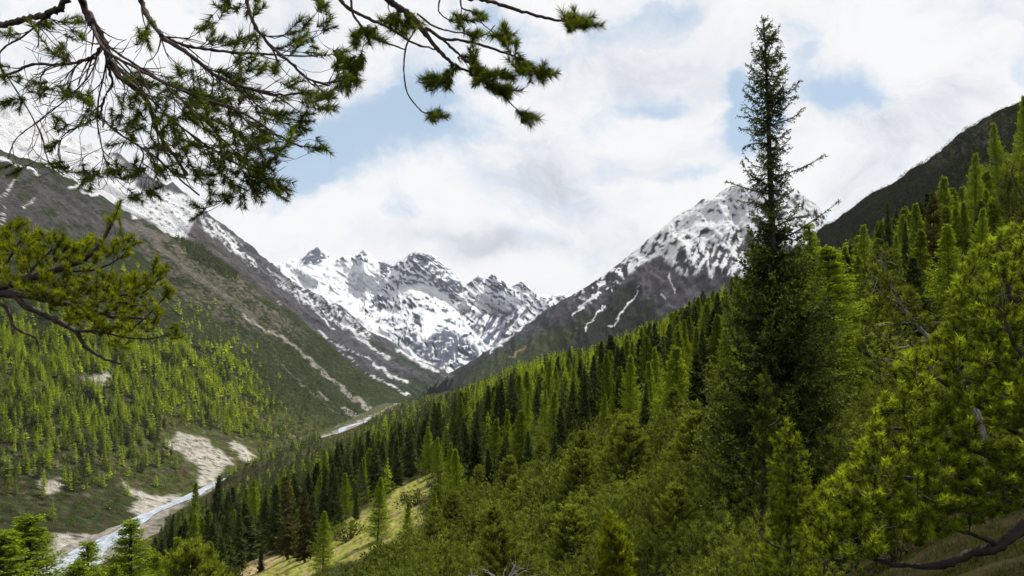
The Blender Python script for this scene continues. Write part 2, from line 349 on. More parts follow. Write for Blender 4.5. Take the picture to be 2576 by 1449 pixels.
def mtn_C():
    e = [(1035, 1010), (1027, 1000), (983, 979), (890, 932), (802, 857), (746, 807), (671, 757), (600, 700), (540, 660), (470, 620), (400, 592), (330, 555), (270, 515), (190, 478), (100, 432), (0, 385), (-150, 300), (-400, 160), (-700, 0)]
    nb, na = 640, 620
    q = by_len(np.array([(a, b, 0) for a, b in e], float), nb)
    def dd(X, Y):
        w = W(X, Y, 1.0); return float(np.clip(-436/(w[2]+.72*w[0]), 1500, 2750))
    ys = np.array([dd(a, b) for a, b, _ in q]); k = np.hanning(81); k /= k.sum(); ys = np.convolve(np.pad(ys, 40, 'edge'), k, 'valid')
    edge = np.array([W(a, b, s) for (a, b, _), s in zip(q, ys)])
    near = edge.copy(); near[:, 1] = 280; near[:, 0] -= 75; near[:, 2] = edge[:, 2]-25*np.linspace(1, 0, nb)
    # widen contour spacing so that the near end starts at the river bank
    G = side(edge, near, nb, na, 0)
    foot = G[:1]+np.array([[40, 0, -22]]); G = np.concatenate([foot, G], 0)
    bk = [G[:, -1:]+np.array([[-12, 50, -30]]), G[:, -1:]+np.array([[-60, 300, -260]]), G[:, -1:]+np.array([[-60, 700, -600]])]
    G = np.concatenate([G]+bk, 1)
    tp = G[-1:]+np.array([[-60, 20, -40]]); G = np.concatenate([G, tp, tp+np.array([[-600, 0, -500]])], 0)
    nu, nv = G.shape[:2]; V = G.reshape(-1, 3).copy(); x, y, z = V.T
    b = np.repeat(np.arange(nu)/nu, nv); a = np.tile(np.minimum(np.arange(nv)/(na-1), 1.0), nu)
    body = sst(0, .10, b)*(1-.75*a**14); big = ridged((y+.25*x)/310, x/1100, 4, 121, .5)
    V[:, 0] += body*(34*big)*sst(.0, .3, b+.12); V[:, 2] += body*(14*big+7*fbm(x/75, y/75, 5, 131, .55))+1.2*gn(x/11, y/11, 7)*sst(.02, .1, b)
    lowb = sst(.26, .04, b)*(1-sst(1300, 1700, y)); V[:, 2] += lowb*body*10*fbm(x/120+3, y/120, 3, 143)+body*2.2*ridged(x/26, y/26, 3, 147)*(1-sst(1500, 2000, y))
    x, y, z = V.T; X, Y = proj(x, y, z); Xw = X+7*fbm(X/26, Y/26, 4, 151); Yw = Y+7*fbm(X/26, Y/26, 4, 152)
    n1 = fbm(X/7, Y/6, 4, 153, .65); n2 = fbm(X/45, Y/40, 4, 155, .6); dg = fbm((X-Y)/9, (X+Y)/60, 4, 157, .6)
    c = np.array([.030, .041, .016])*(1+.40*n1+.15*n2)[:, None]
    # drier olive lower slope
    olive = sst(0, 90, Yw-np.interp(Xw, [-200, 400, 700, 900], [820, 850, 960, 1060]))
    c = c+(np.array([.082, .098, .026])*(1+.45*n1)[:, None]-c)*(olive*.75)[:, None]
    darkb = m_poly(Xw, Yw, [(-200, 1150), (140, 1130), (300, 1200), (350, 1300), (150, 1370), (-200, 1400)], 25)
    c = c+(np.array([.030, .040, .016])*(1+.4*n1)[:, None]-c)*(darkb*.7)[:, None]
    # grey / brown rock of the upper part
    bp = sst(.12, .5, fbm(X/38, Y/17, 4, 179, .6))*olive; c = c+(np.array([.060, .046, .030])*(1+.4*n1)[:, None]-c)*(bp*.75)[:, None]
    sk = sst(.36, .62, fbm(X/5.5, Y/4.5, 3, 181, .7)+.25*n2); c = c+(np.array([.15, .145, .11])-c)*(sk*.28)[:, None]
    up = m_poly(Xw, Yw, [(-800, -100), (0, 380), (190, 470), (335, 550), (400, 600), (360, 625), (250, 600), (120, 585), (-100, 560), (-800, 500)], 12)
    rk = np.array([.068, .066, .064])*(1+.35*n1+.3*dg)[:, None]; c = c+(rk-c)*(up*sst(-.5, .3, n2+.35+dg*.4))[:, None]
    br = m_poly(Xw, Yw, [(340, 550), (430, 600), (560, 660), (680, 760), (760, 840), (770, 870), (640, 830), (540, 800), (440, 760), (400, 690), (340, 600)], 16)
    c = c+(np.array([.120, .104, .085])*(1+.35*n1)[:, None]-c)*(br*sst(-.15, .35, n1*.6+n2*.5+dg*.5))[:, None]
    scr = np.maximum(m_line(Xw, Yw, [(400, 620), (470, 680), (560, 740), (640, 800)], 8, 10)*.7, m_line(Xw, Yw, [(300, 560), (420, 600)], 14, 8)*.6)
    c = mixc(c, (.15, .13, .118), scr)
    # gravel chutes
    for pts, w, w2, s_ in (([(600, 790), (671, 830), (740, 868), (790, 915), (870, 985), (915, 1020), (945, 1048)], 2.5, 9, .9), ([(690, 900), (740, 950), (800, 1000), (850, 1040)], 1, 1.8, .5), ([(800, 985), (825, 1005)], 3, 3, .7),
                           ([(860, 1030), (905, 1050), (940, 1045)], 6, 8, .9), ([(640, 1040), (680, 1075), (705, 1105)], 1.5, 2, .7), ([(130, 1000), (70, 1010), (0, 1020)], 1.5, 2, .4), ([(890, 1060), (850, 1080), (820, 1100)], 9, 9, .8),
                           ([(560, 800), (620, 860), (650, 900)], 1.2, 1.2, .5), ([(0, 1150), (30, 1175), (60, 1200)], 5, 4, .8), ([(590, 950), (600, 960)], 3, 3, .7), ([(720, 1085), (760, 1110)], 2, 2, .6)):
        c = c+(np.array([.27, .25, .23])*(1+.35*n1)[:, None]-c)*(m_line(Xw, Yw, pts, w, w2)*s_*sst(-1.3, -.2, n1+.4*dg))[:, None]
    sand = np.maximum.reduce([m_poly(Xw, Yw, p, 4) for p in (
        [(415, 1108), (455, 1086), (520, 1108), (560, 1140), (590, 1165), (560, 1175), (540, 1222), (500, 1222), (499, 1175), (470, 1150), (430, 1128)],
        [(580, 1108), (620, 1122), (645, 1158), (620, 1162), (590, 1135)], [(208, 948), (250, 938), (282, 942), (275, 972), (240, 980), (212, 966)],
        [(303, 1205), (330, 1228), (390, 1248), (460, 1245), (430, 1275), (360, 1300), (320, 1290), (350, 1260), (320, 1235)], [(98, 1203), (130, 1212), (160, 1200), (155, 1232), (112, 1240)],
        [(130, 1345), (200, 1340), (250, 1352), (190, 1400), (140, 1420)])])
    sp = sst(.42, .60, fbm(X/30, Y/13, 4, 171, .6))*m_poly(X, Y, [(-200, 930), (450, 950), (650, 1080), (640, 1160), (300, 1250), (-200, 1300)], 20)
    ero_shade = ridged(X/7+.3*n2, Y/40, 4, 177, .6); c = c+(np.array([.35, .33, .29])*(1+.25*n1+.25*ero_shade)[:, None]-c)*(sand*sst(-.60, -.15, n1+.5*n2+.12))[:, None]  # erosion gullies in the sand, their shading painted as darker streaks
    c = c+(np.array([.17, .145, .105])-c)*(sp*.6)[:, None]
    gap = m_poly(X, Y, [(395, 1095), (455, 1070), (580, 1095), (640, 1110), (660, 1160), (590, 1185), (540, 1240), (490, 1240), (485, 1180), (440, 1150)], 3)
    sn = np.maximum.reduce([m_line(Xw, Yw, [(-40, 385), (40, 412), (100, 438)], 5, 3), m_line(Xw, Yw, [(180, 468), (215, 482), (245, 492)], 6, 3), m_line(Xw, Yw, [(0, 500), (25, 470), (40, 445)], 2.5, 1),
        m_line(Xw, Yw, [(60, 520), (90, 500)], 2, 1), m_line(Xw, Yw, [(0, 565), (10, 520)], 2, 2), m_line(Xw, Yw, [(330, 540), (345, 552)], 4, 3)])
    c = mixc(c, (.66, .67, .69), sn)
    me = mesh_np('valley_hillside', V, grid_faces(nu, nv)[:, ::-1], M_slope, True, np.maximum(c, .004))
    tag(link('valley_hillside', me), kind='structure')
    vis = (np.tile(np.arange(nv), nu) < na) & (b > .012)
    GR['C'] = dict(V=V, X=X, Y=Y, ok=vis, sand=np.maximum(sand, gap*.6), n2=n2)
mtn_C()

# ================================================================== D: right-hand mountain
def mtn_D():
    sil = [(1060, 985, 4700), (1100, 955, 4600), (1180, 912, 4500), (1240, 878, 4400), (1290, 838, 4350), (1340, 800, 4300), (1420, 752, 4200), (1480, 722, 4100), (1560, 662, 4000), (1620, 612, 3900), (1700, 545, 3800), (1745, 520, 3700), (1765, 502, 3700), (1800, 494, 3650),
           (1828, 472, 3600), (1850, 466, 3600), (1872, 474, 3600), (1900, 462, 3560), (1925, 470, 3560), (1955, 466, 3530), (1980, 482, 3510), (2005, 478, 3500), (2035, 502, 3500), (2060, 520, 3480), (2090, 570, 3450), (2130, 620, 3400), (2220, 700, 3300), (2400, 800, 3200)]
    nu, nv = 600, 360; top = pix_row(sil, nu); q = by_len(np.array(sil, float), nu)
    fx = np.interp(q[:, 0], [1060, 1240, 1560, 1850, 2400], [1120, 1260, 1500, 1800, 2300]); fy = np.interp(q[:, 0], [1060, 1240, 1560, 1850, 2100, 2400], [1060, 1010, 960, 860, 820, 850])
    def row(t, dl):
        return np.array([W(a+(b-a)*t, c+(d-c)*t, s-dl(a, s)) for a, b, c, d, s in zip(q[:, 0], fx, q[:, 1], fy, q[:, 2])])
    spur = lambda a: math.exp(-((a-1520)/130)**2)
    rows = [top+np.array([300, 900, -700]), top+np.array([120, 350, -250]), top+np.array([10, 60, -10]), top, row(.15, lambda a, s: 140+180*spur(a)), row(.4, lambda a, s: 500+300*spur(a)), row(.7, lambda a, s: 1000+150*spur(a)), row(1., lambda a, s: s-2300)]
    V = loft(rows, nu, nv).reshape(-1, 3).copy(); x, y, z = V.T; T = np.tile(np.linspace(0, 7, nv), nu); X0, Y0 = proj(x, y, z); body = sst(2.95, 3.7, T)*(1-.5*sst(6.4, 7, T))*sst(1060, 1230, X0)
    r = ridged((x-.3*z)/330, z/900, 5, 201, .55)+.3*fbm(x/120, z/120, 4, 205); V[:, 1] -= 85*body*r; V[:, 2] += 22*body*r+5*fbm(x/40, y/40+z/40, 4, 207)
    x, y, z = V.T; X, Y = proj(x, y, z); Xw = X+7*fbm(X/26, Y/26, 4, 211); Yw = Y+7*fbm(X/26, Y/26, 4, 212)
    n1 = fbm(X/18, Y/13, 4, 213, .5)*.7-.22*rel_steep(V, nu, nv); dg = 1.15*fbm((X*.9+Y*.35)/14, (Y-X*.35)/85, 5, 215, .55); n2 = fbm(X/40, Y/40, 3, 217)
    c = np.array([.074, .070, .083])*(1+.35*n1+.25*dg)[:, None]
    gl = np.interp(Xw, [1100, 1290, 1360, 1430, 1500, 1560, 1610, 1680, 1760, 1860, 1950], [930, 850, 825, 800, 760, 700, 700, 760, 790, 730, 800])
    green = sst(-10, 45, Yw-gl+22*n2); c = c+(np.array([.015, .023, .013])*(1+.35*n1)[:, None]-c)*(green*.93)[:, None]
    gr2 = m_poly(Xw, Yw, [(1240, 890), (1400, 820), (1500, 800), (1440, 860), (1300, 930), (1200, 960), (1150, 960)], 20); c = c+(np.array([.045, .062, .022])*(1+.35*n1)[:, None]-c)*(gr2*.8)[:, None]
    vio = m_poly(Xw, Yw, [(1640, 650), (1780, 640), (1890, 660), (1860, 700), (1720, 790), (1640, 800), (1700, 730), (1610, 760)], 12); c = c+(np.array([.088, .080, .095])*(1+.3*n1)[:, None]-c)*(vio*.8*sst(-.6, .2, n2+.4))[:, None]
    c = mixc(c, (.26, .17, .10), m_line(Xw, Yw, [(1320, 873), (1285, 900)], 4, 3)*.8); c = mixc(c, (.20, .17, .11), m_line(Xw, Yw, [(1700, 615), (1640, 650)], 7, 5)*.7)
    sn = m_poly(Xw, Yw, [(1560, 660), (1700, 540), (1850, 460), (2060, 480), (2160, 640), (1990, 620), (1880, 600), (1760, 620), (1640, 650), (1580, 690)], 6)*sst(-.55, -.05, n1*.8+dg*.6-.02)
    sn = np.maximum(sn, m_poly(Xw, Yw, [(1720, 530), (1850, 465), (1900, 470), (1900, 560), (1780, 580), (1700, 590)], 8)*sst(-.9, -.4, n1))
    sn = np.maximum(sn, m_poly(Xw, Yw, [(1660, 640), (1780, 600), (1900, 600), (1960, 720), (1830, 690), (1720, 690)], 12)*sst(.0, .28, dg+n1*.5+.06))
    sn = np.maximum(sn, m_poly(Xw, Yw, [(1440, 730), (1560, 665), (1640, 640), (1540, 730), (1450, 780)], 6)*sst(.18, .45, n1+dg*.4+.12))
    for pts, w, w2 in (([(1608, 722), (1590, 755), (1570, 780), (1535, 822)], 3, 3), ([(1497, 742), (1470, 770), (1438, 792)], 3.5, 2), ([(1408, 745), (1350, 785), (1308, 822), (1268, 862), (1235, 884)], 8, 2.5), ([(1520, 770), (1490, 805), (1470, 830)], 1.5, 1.2),
                       ([(1760, 600), (1780, 650), (1790, 700)], 4, 3), ([(1830, 610), (1850, 640), (1880, 665)], 5, 4), ([(1660, 640), (1720, 610), (1800, 590)], 5, 5), ([(1680, 690), (1700, 740)], 1.5, 1), ([(1665, 740), (1672, 752)], 3, 2), ([(1850, 640), (1800, 600), (1740, 600)], 4, 4)):
        sn = np.maximum(sn, m_line(Xw, Yw, pts, w, w2)*sst(-1.1, -.5, n1))
    c = mixc(c, (.71, .725, .76), np.clip(sn, 0, 1))
    tag(link('right_mountain', mesh_np('right_mountain', V, grid_faces(nu, nv), M_mtn, True, c)), kind='structure')
mtn_D()

# ================================================================== E: dark ridge on the right
def mtn_E():
    sil = [(1960, 700, 1400), (2030, 618, 1350), (2060, 580, 1300), (2100, 556, 1270), (2150, 520, 1240), (2190, 487, 1210), (2225, 474, 1195), (2250, 460, 1180), (2310, 414, 1150), (2345, 396, 1120), (2360, 384, 1110), (2400, 352, 1080), (2430, 324, 1060), (2450, 316, 1050), (2500, 288, 1020), (2576, 252, 980), (2750, 150, 900), (3100, 0, 800), (3500, -150, 700)]
    nu, nv = 500, 300; top = pix_row(sil, nu); q = by_len(np.array(sil, float), nu)
    foot = np.array([W(a+20, b+330, s*.55) for a, b, s in q]); mid = np.array([W(a+5, b+110, s*.84) for a, b, s in q])
    V = loft([top+np.array([300, 700, -400]), top+np.array([60, 150, -60]), top+np.array([6, 30, -3]), top, mid, foot], nu, nv).reshape(-1, 3).copy()
    x, y, z = V.T; T = np.tile(np.linspace(0, 5, nv), nu); body = sst(2.9, 3.6, T)
    r = ridged((x-.5*y)/140, z/300, 4, 231, .5); V[:, 1] -= 22*body*r; V[:, 2] += 4*body*r+3.2*fbm(x/18, y/18, 4, 233)
    x, y, z = V.T; X, Y = proj(x, y, z); n1 = fbm(X/8, Y/6, 4, 241, .62); n2 = fbm((X+Y)/60, (X-Y)/26, 4, 243)
    c = np.array([.012, .014, .009])*(1+.4*n1)[:, None]
    Xw = X+9*fbm(X/26, Y/26, 4, 246); Yw = Y+9*fbm(X/26, Y/26, 4, 247)
    rockm = m_poly(Xw, Yw, [(2340, 400), (2420, 340), (2500, 290), (2576, 270), (2540, 330), (2460, 370), (2400, 400), (2330, 430)], 14)*sst(-.2, .4, n2+n1*.5+.1)
    c = c+(np.array([.10, .088, .084])*(1+.3*n1)[:, None]-c)*(rockm*.8)[:, None]
    tag(link('dark_ridge', mesh_np('dark_ridge', V, grid_faces(nu, nv), M_slope, True, np.maximum(c, .004))), kind='structure')
    GR['E'] = dict(V=V, X=X, Y=Y, ok=(T > 3.02))
mtn_E()

# ================================================================== F: the wooded slope we stand on
_gy = np.array([-200, -30, 0, 3, 8, 20, 50, 100, 150, 180, 400, 800, 3000.]); _gv = np.array([-14, 0.4, 1.75, 2.6, 4.4, 8.3, 12.6, 17, 20.5, 22, 30, 31, 31.])
_us = [(X, Y) for X, Y in ((-900, 2000), (-400, 1750), (200, 1420), (450, 1300), (600, 1225), (800, 1140), (860, 1122), (950, 1072), (1100, 1005), (1200, 965), (1300, 922), (1400, 905), (1500, 890), (1600, 850), (1700, 805), (1800, 765), (1900, 735), (2060, 680), (2200, 640), (2400, 560), (2576, 470), (2900, 330), (3400, 100))]
_ud = np.array([W(a, b, 1.0)[0] for a, b in _us]); _uu = np.array([W(a, b, 1.0)[2] for a, b in _us])
def zF(x, y, noise=True):
    x = np.asarray(x, float); y = np.asarray(y, float)
    pl = .42*x-np.interp(y, _gy, _gv); yy = np.maximum(y, 30.)
    q = pl/yy; s = np.interp(x/yy, _ud, _uu); k = .010
    qs = -k*np.logaddexp(-q/k, -s/k)
    z = yy*(q+(qs-q)*sst(90, 200, y))
    z = z+sst(-120, -290, x)*(27*sst(820, 940, y)*(1-sst(1400, 1490, y))+32*sst(1760, 1900, y))
    rc, _, rh = riv(y); z = z-np.maximum(rc+rh+3-x, 0)*1.1*sst(300, 500, y)*(1-sst(850, 950, y))-np.maximum(-326-x, 0)*1.2*sst(880, 980, y)
    near = np.exp(-(((x-9)/7)**2+((y-24)/10)**2)); z = z-.0*near
    if noise:
        z = z+sst(12, 60, y)*(.7*fbm(x/26, y/26, 4, 251)+.25*gn(x/4, y/4, 3))+.10*fbm(x/1.3, y/1.3, 3, 255)+sst(120, 500, y)*2.6*fbm(x/90, y/90, 3, 257)
    return z
MEADOW = [(1125, 1183), (1010, 1212), (965, 1265), (862, 1312), (850, 1358), (760, 1398), (640, 1400), (560, 1470), (760, 1470), (840, 1420), (900, 1405), (1000, 1350), (1070, 1310), (1045, 1262), (1105, 1215)]
def slope_F():
    ys = np.concatenate([np.linspace(-40, 2, 40), 2+np.geomspace(.12, 2700, 700)]); dxs = np.sinh(np.linspace(-1.6, 1.6, 640))/math.sinh(1.6)*1.15
    nu, nv = len(ys), len(dxs); y = np.repeat(ys, nv); x = np.tile(dxs, nu)*(np.maximum(y, 0)+18); z = zF(x, y)
    X, Y = proj(x, y, z); n1 = fbm(x/1.5, y/1.5, 4, 261, .6); n3 = fbm(X/9, Y/7, 4, 262, .6); n2 = fbm(x/14, y/14, 4, 263)
    c = np.array([.040, .042, .018])*(1+.30*n3+.2*n2)[:, None]
    c = c+(np.array([.07, .052, .03])-c)*(sst(.05, .5, n2)*.5)[:, None]
    nearb = sst(30, 10, y); c = c+(np.array([.020, .018, .008])*(1+.4*n1)[:, None]-c)*(nearb*.7)[:, None]
    Xw = X+10*fbm(X/30, Y/20, 4, 265); Yw = Y+8*fbm(X/30, Y/20, 4, 266)
    md = m_poly(Xw, Yw, MEADOW, 8)*sst(60, 90, y)*(1-sst(320, 400, y))
    mc = np.array([.185, .190, .045])*(1+.45*n3+.25*n1)[:, None]; tan = m_poly(Xw, Yw, [(560, 1470), (640, 1400), (720, 1395), (650, 1440), (600, 1470)], 10); mc = mc+(np.array([.36, .26, .15])-mc)*(tan*.85)[:, None]
    mc = mc+(np.array([.24, .19, .095])-mc)*(sst(.15, .6, fbm(X/25, Y/12, 4, 269)))[:, None]
    c = c+(mc-c)*(md*sst(-.95, -.45, n3))[:, None]
    V = np.stack([x, y, z], 1)
    tag(link('wooded_slope', mesh_np('wooded_slope', V, grid_faces(nu, nv)[:, ::-1], M_ground, True, np.maximum(c, .004))), kind='structure')
def ground_mat():
    b = MatB('ground_surface'); co = b.n('ShaderNodeNewGeometry').outputs['Position']; at = b.n('ShaderNodeAttribute', attribute_name='Col').outputs['Color']
    n1 = b.n('ShaderNodeTexNoise', {'Vector': co, 'Scale': 9., 'Detail': 6., 'Roughness': .7}); n2 = b.n('ShaderNodeTexNoise', {'Vector': co, 'Scale': .8, 'Detail': 5., 'Roughness': .6})
    ad = b.n('ShaderNodeMath', {0: n1.outputs[0], 1: n2.outputs[0]}, operation='ADD')
    mr = b.n('ShaderNodeMapRange', {'Value': ad.outputs[0], 'From Min': .7, 'From Max': 1.3, 'To Min': .5, 'To Max': 1.5})
    mul = b.n('ShaderNodeVectorMath', {0: at}, operation='SCALE'); b.L.new(mr.outputs[0], mul.inputs['Scale']); b.L.new(mul.outputs[0], b.p.inputs['Base Color'])
    b.p.inputs['Roughness'].default_value = 1.; b.p.inputs['Specular IOR Level'].default_value = .0
    bp = b.n('ShaderNodeBump', {'Height': ad.outputs[0], 'Strength': .8, 'Distance': .12}); b.L.new(bp.outputs[0], b.p.inputs['Normal']); return b.m
M_ground = ground_mat()
slope_F()

# ================================================================== valley floor and river
def floor_river():
    ys = np.geomspace(150, 2400, 400); nv = 90; w = np.linspace(-1, 1, nv)
    cx, cz, hw = riv(ys); y = np.repeat(ys, nv); x = (cx[:, None]+w[None]*np.interp(ys, [900, 1400], [150, 55])[:, None]).ravel(); n = fbm(x/18, y/18, 4, 281)
    z = np.repeat(cz, nv)-.9+.9*n+np.clip(np.abs(x-np.repeat(cx, nv))-np.repeat(hw, nv), 0, 200)*.035
    c = np.array([.21, .19, .17])*(1+.6*fbm(x/6, y/6, 4, 283))[:, None]; edge = np.abs(x-np.repeat(cx, nv))-np.repeat(hw, nv); c = c+(np.array([.050, .060, .022])-c)*(sst(4, 14, edge+10*fbm(x/25, y/25, 4, 288))*sst(700, 1000, y)*.9)[:, None]
    tag(link('valley_floor', mesh_np('valley_floor', np.stack([x, y, z], 1), grid_faces(len(ys), nv)[:, ::-1], M_floor, True, c)), kind='structure')
    ys = np.geomspace(150, 2380, 700); nv = 41; w = np.linspace(-1, 1, nv); cx, cz, hw = riv(ys)
    cx = cx+14*gn(ys/95, ys*0, 5)*sst(500, 620, ys); hw = hw*(1+.25*gn(ys/40, ys*0, 8))
    y = np.repeat(ys, nv); x = (cx[:, None]+w[None]*hw[:, None]).ravel(); z = np.repeat(cz, nv)-.25+.22*fbm(x/3, y/5, 3, 285)+.1
    b = MatB('river_water'); co = b.n('ShaderNodeNewGeometry').outputs['Position']
    mp = b.n('ShaderNodeMapping', {'Vector': co, 'Scale': (.22, .06, .1)}); n1 = b.n('ShaderNodeTexNoise', {'Vector': mp.outputs[0], 'Scale': 1.0, 'Detail': 8., 'Roughness': .7, 'Distortion': .6})
    cr = b.n('ShaderNodeValToRGB', {'Fac': n1.outputs[0]}); cr.color_ramp.elements[0].position = .40; cr.color_ramp.elements[0].color = (.20, .24, .30, 1); cr.color_ramp.elements[1].position = .66; cr.color_ramp.elements[1].color = (.50, .54, .60, 1)
    b.L.new(cr.outputs[0], b.p.inputs['Base Color']); b.p.inputs['Roughness'].default_value = .3
    bp = b.n('ShaderNodeBump', {'Height': n1.outputs[0], 'Strength': .8, 'Distance': 1.0}); b.L.new(bp.outputs[0], b.p.inputs['Normal'])
    tag(link('river', mesh_np('river', np.stack([x, y, z], 1), grid_faces(len(ys), nv)[:, ::-1], b.m, True)), kind='structure')
    # low ground that closes the far valley
    gx = np.linspace(-9000, 9000, 40); gy = np.linspace(-3000, 12000, 40); Vg = np.stack([np.repeat(gx, 40), np.tile(gy, 40), np.full(1600, -205.)], 1)
    tag(link('ground', mesh_np('ground', Vg, grid_faces(40, 40), M_slope, True, np.tile([.05, .06, .03], (1600, 1)))), kind='structure')
floor_river()
# ------------------------------------------------------------------ foliage materials
def foliage(name, dark, light, trans=.35, rough=.8, objvar=.45, hue=(1.0, 1.0, 1.0)):
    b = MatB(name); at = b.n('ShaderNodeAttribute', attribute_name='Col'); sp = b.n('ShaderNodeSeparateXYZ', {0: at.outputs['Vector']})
    mx = b.n('ShaderNodeMix', {0: sp.outputs[0]}, data_type='RGBA'); mx.inputs[6].default_value = (*dark, 1); mx.inputs[7].default_value = (*light, 1)  # the deep dark end also carries foliage shadow, put into the colour
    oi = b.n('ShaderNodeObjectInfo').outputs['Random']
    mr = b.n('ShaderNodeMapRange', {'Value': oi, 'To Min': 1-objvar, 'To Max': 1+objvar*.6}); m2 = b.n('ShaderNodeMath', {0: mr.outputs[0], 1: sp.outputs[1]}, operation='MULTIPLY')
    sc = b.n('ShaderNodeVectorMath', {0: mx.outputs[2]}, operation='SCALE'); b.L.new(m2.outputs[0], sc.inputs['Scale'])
    b.L.new(sc.outputs[0], b.p.inputs['Base Color']); b.p.inputs['Roughness'].default_value = rough; b.p.inputs['Specular IOR Level'].default_value = .06
    tr = b.n('ShaderNodeBsdfTranslucent'); hv = b.n('ShaderNodeVectorMath', {0: sc.outputs[0], 1: (1.25, 1.15, .5)}, operation='MULTIPLY'); b.L.new(hv.outputs[0], tr.inputs[0])
    ms = b.n('ShaderNodeMixShader', {0: trans}); b.L.new(b.p.outputs[0], ms.inputs[1]); b.L.new(tr.outputs[0], ms.inputs[2]); b.L.new(ms.outputs[0], b.out.inputs[0])
    return b.m
def bark(name, c1, c2, scale=30.):
    b = MatB(name); tc = b.n('ShaderNodeTexCoord').outputs['Object']; mp = b.n('ShaderNodeMapping', {'Vector': tc, 'Scale': (1, 1, .35)})
    n = b.n('ShaderNodeTexNoise', {'Vector': mp.outputs[0], 'Scale': scale, 'Detail': 5., 'Roughness': .7}); cr = b.n('ShaderNodeValToRGB', {'Fac': n.outputs[0]})
    cr.color_ramp.elements[0].position = .35; cr.color_ramp.elements[0].color = (*c1, 1); cr.color_ramp.elements[1].position = .68; cr.color_ramp.elements[1].color = (*c2, 1)
    b.L.new(cr.outputs[0], b.p.inputs['Base Color']); b.p.inputs['Roughness'].default_value = .9
    bp = b.n('ShaderNodeBump', {'Height': n.outputs[0], 'Strength': .8, 'Distance': .01}); b.L.new(bp.outputs[0], b.p.inputs['Normal']); return b.m
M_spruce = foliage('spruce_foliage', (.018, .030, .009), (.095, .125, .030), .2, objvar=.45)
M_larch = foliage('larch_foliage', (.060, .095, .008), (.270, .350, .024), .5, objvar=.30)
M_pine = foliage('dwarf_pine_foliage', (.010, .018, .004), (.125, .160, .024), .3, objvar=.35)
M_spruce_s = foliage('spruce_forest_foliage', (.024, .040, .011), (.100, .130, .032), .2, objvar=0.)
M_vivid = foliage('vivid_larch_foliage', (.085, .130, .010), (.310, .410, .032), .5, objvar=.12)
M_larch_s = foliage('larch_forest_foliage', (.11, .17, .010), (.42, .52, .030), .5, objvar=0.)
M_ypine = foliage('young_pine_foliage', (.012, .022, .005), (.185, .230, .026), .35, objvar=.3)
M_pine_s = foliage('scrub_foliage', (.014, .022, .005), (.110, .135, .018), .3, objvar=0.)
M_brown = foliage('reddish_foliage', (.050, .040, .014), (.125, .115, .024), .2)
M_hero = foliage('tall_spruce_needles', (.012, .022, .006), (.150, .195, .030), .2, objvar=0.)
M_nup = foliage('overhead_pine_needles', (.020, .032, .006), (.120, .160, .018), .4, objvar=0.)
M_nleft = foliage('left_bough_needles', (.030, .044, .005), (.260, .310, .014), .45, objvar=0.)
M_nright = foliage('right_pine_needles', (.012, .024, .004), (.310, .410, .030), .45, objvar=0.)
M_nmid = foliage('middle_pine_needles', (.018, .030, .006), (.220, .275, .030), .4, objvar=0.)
M_bark = bark('dark_bark', (.016, .012, .010), (.055, .042, .036)); M_barkg = bark('grey_bark', (.10, .09, .085), (.28, .26, .25)); M_barkp = bark('pine_bark', (.022, .014, .012), (.080, .052, .044), 60.)
R = np.random.RandomState(12345)
def nrm(v): return v/np.maximum(np.linalg.norm(v, axis=-1, keepdims=True), 1e-9)
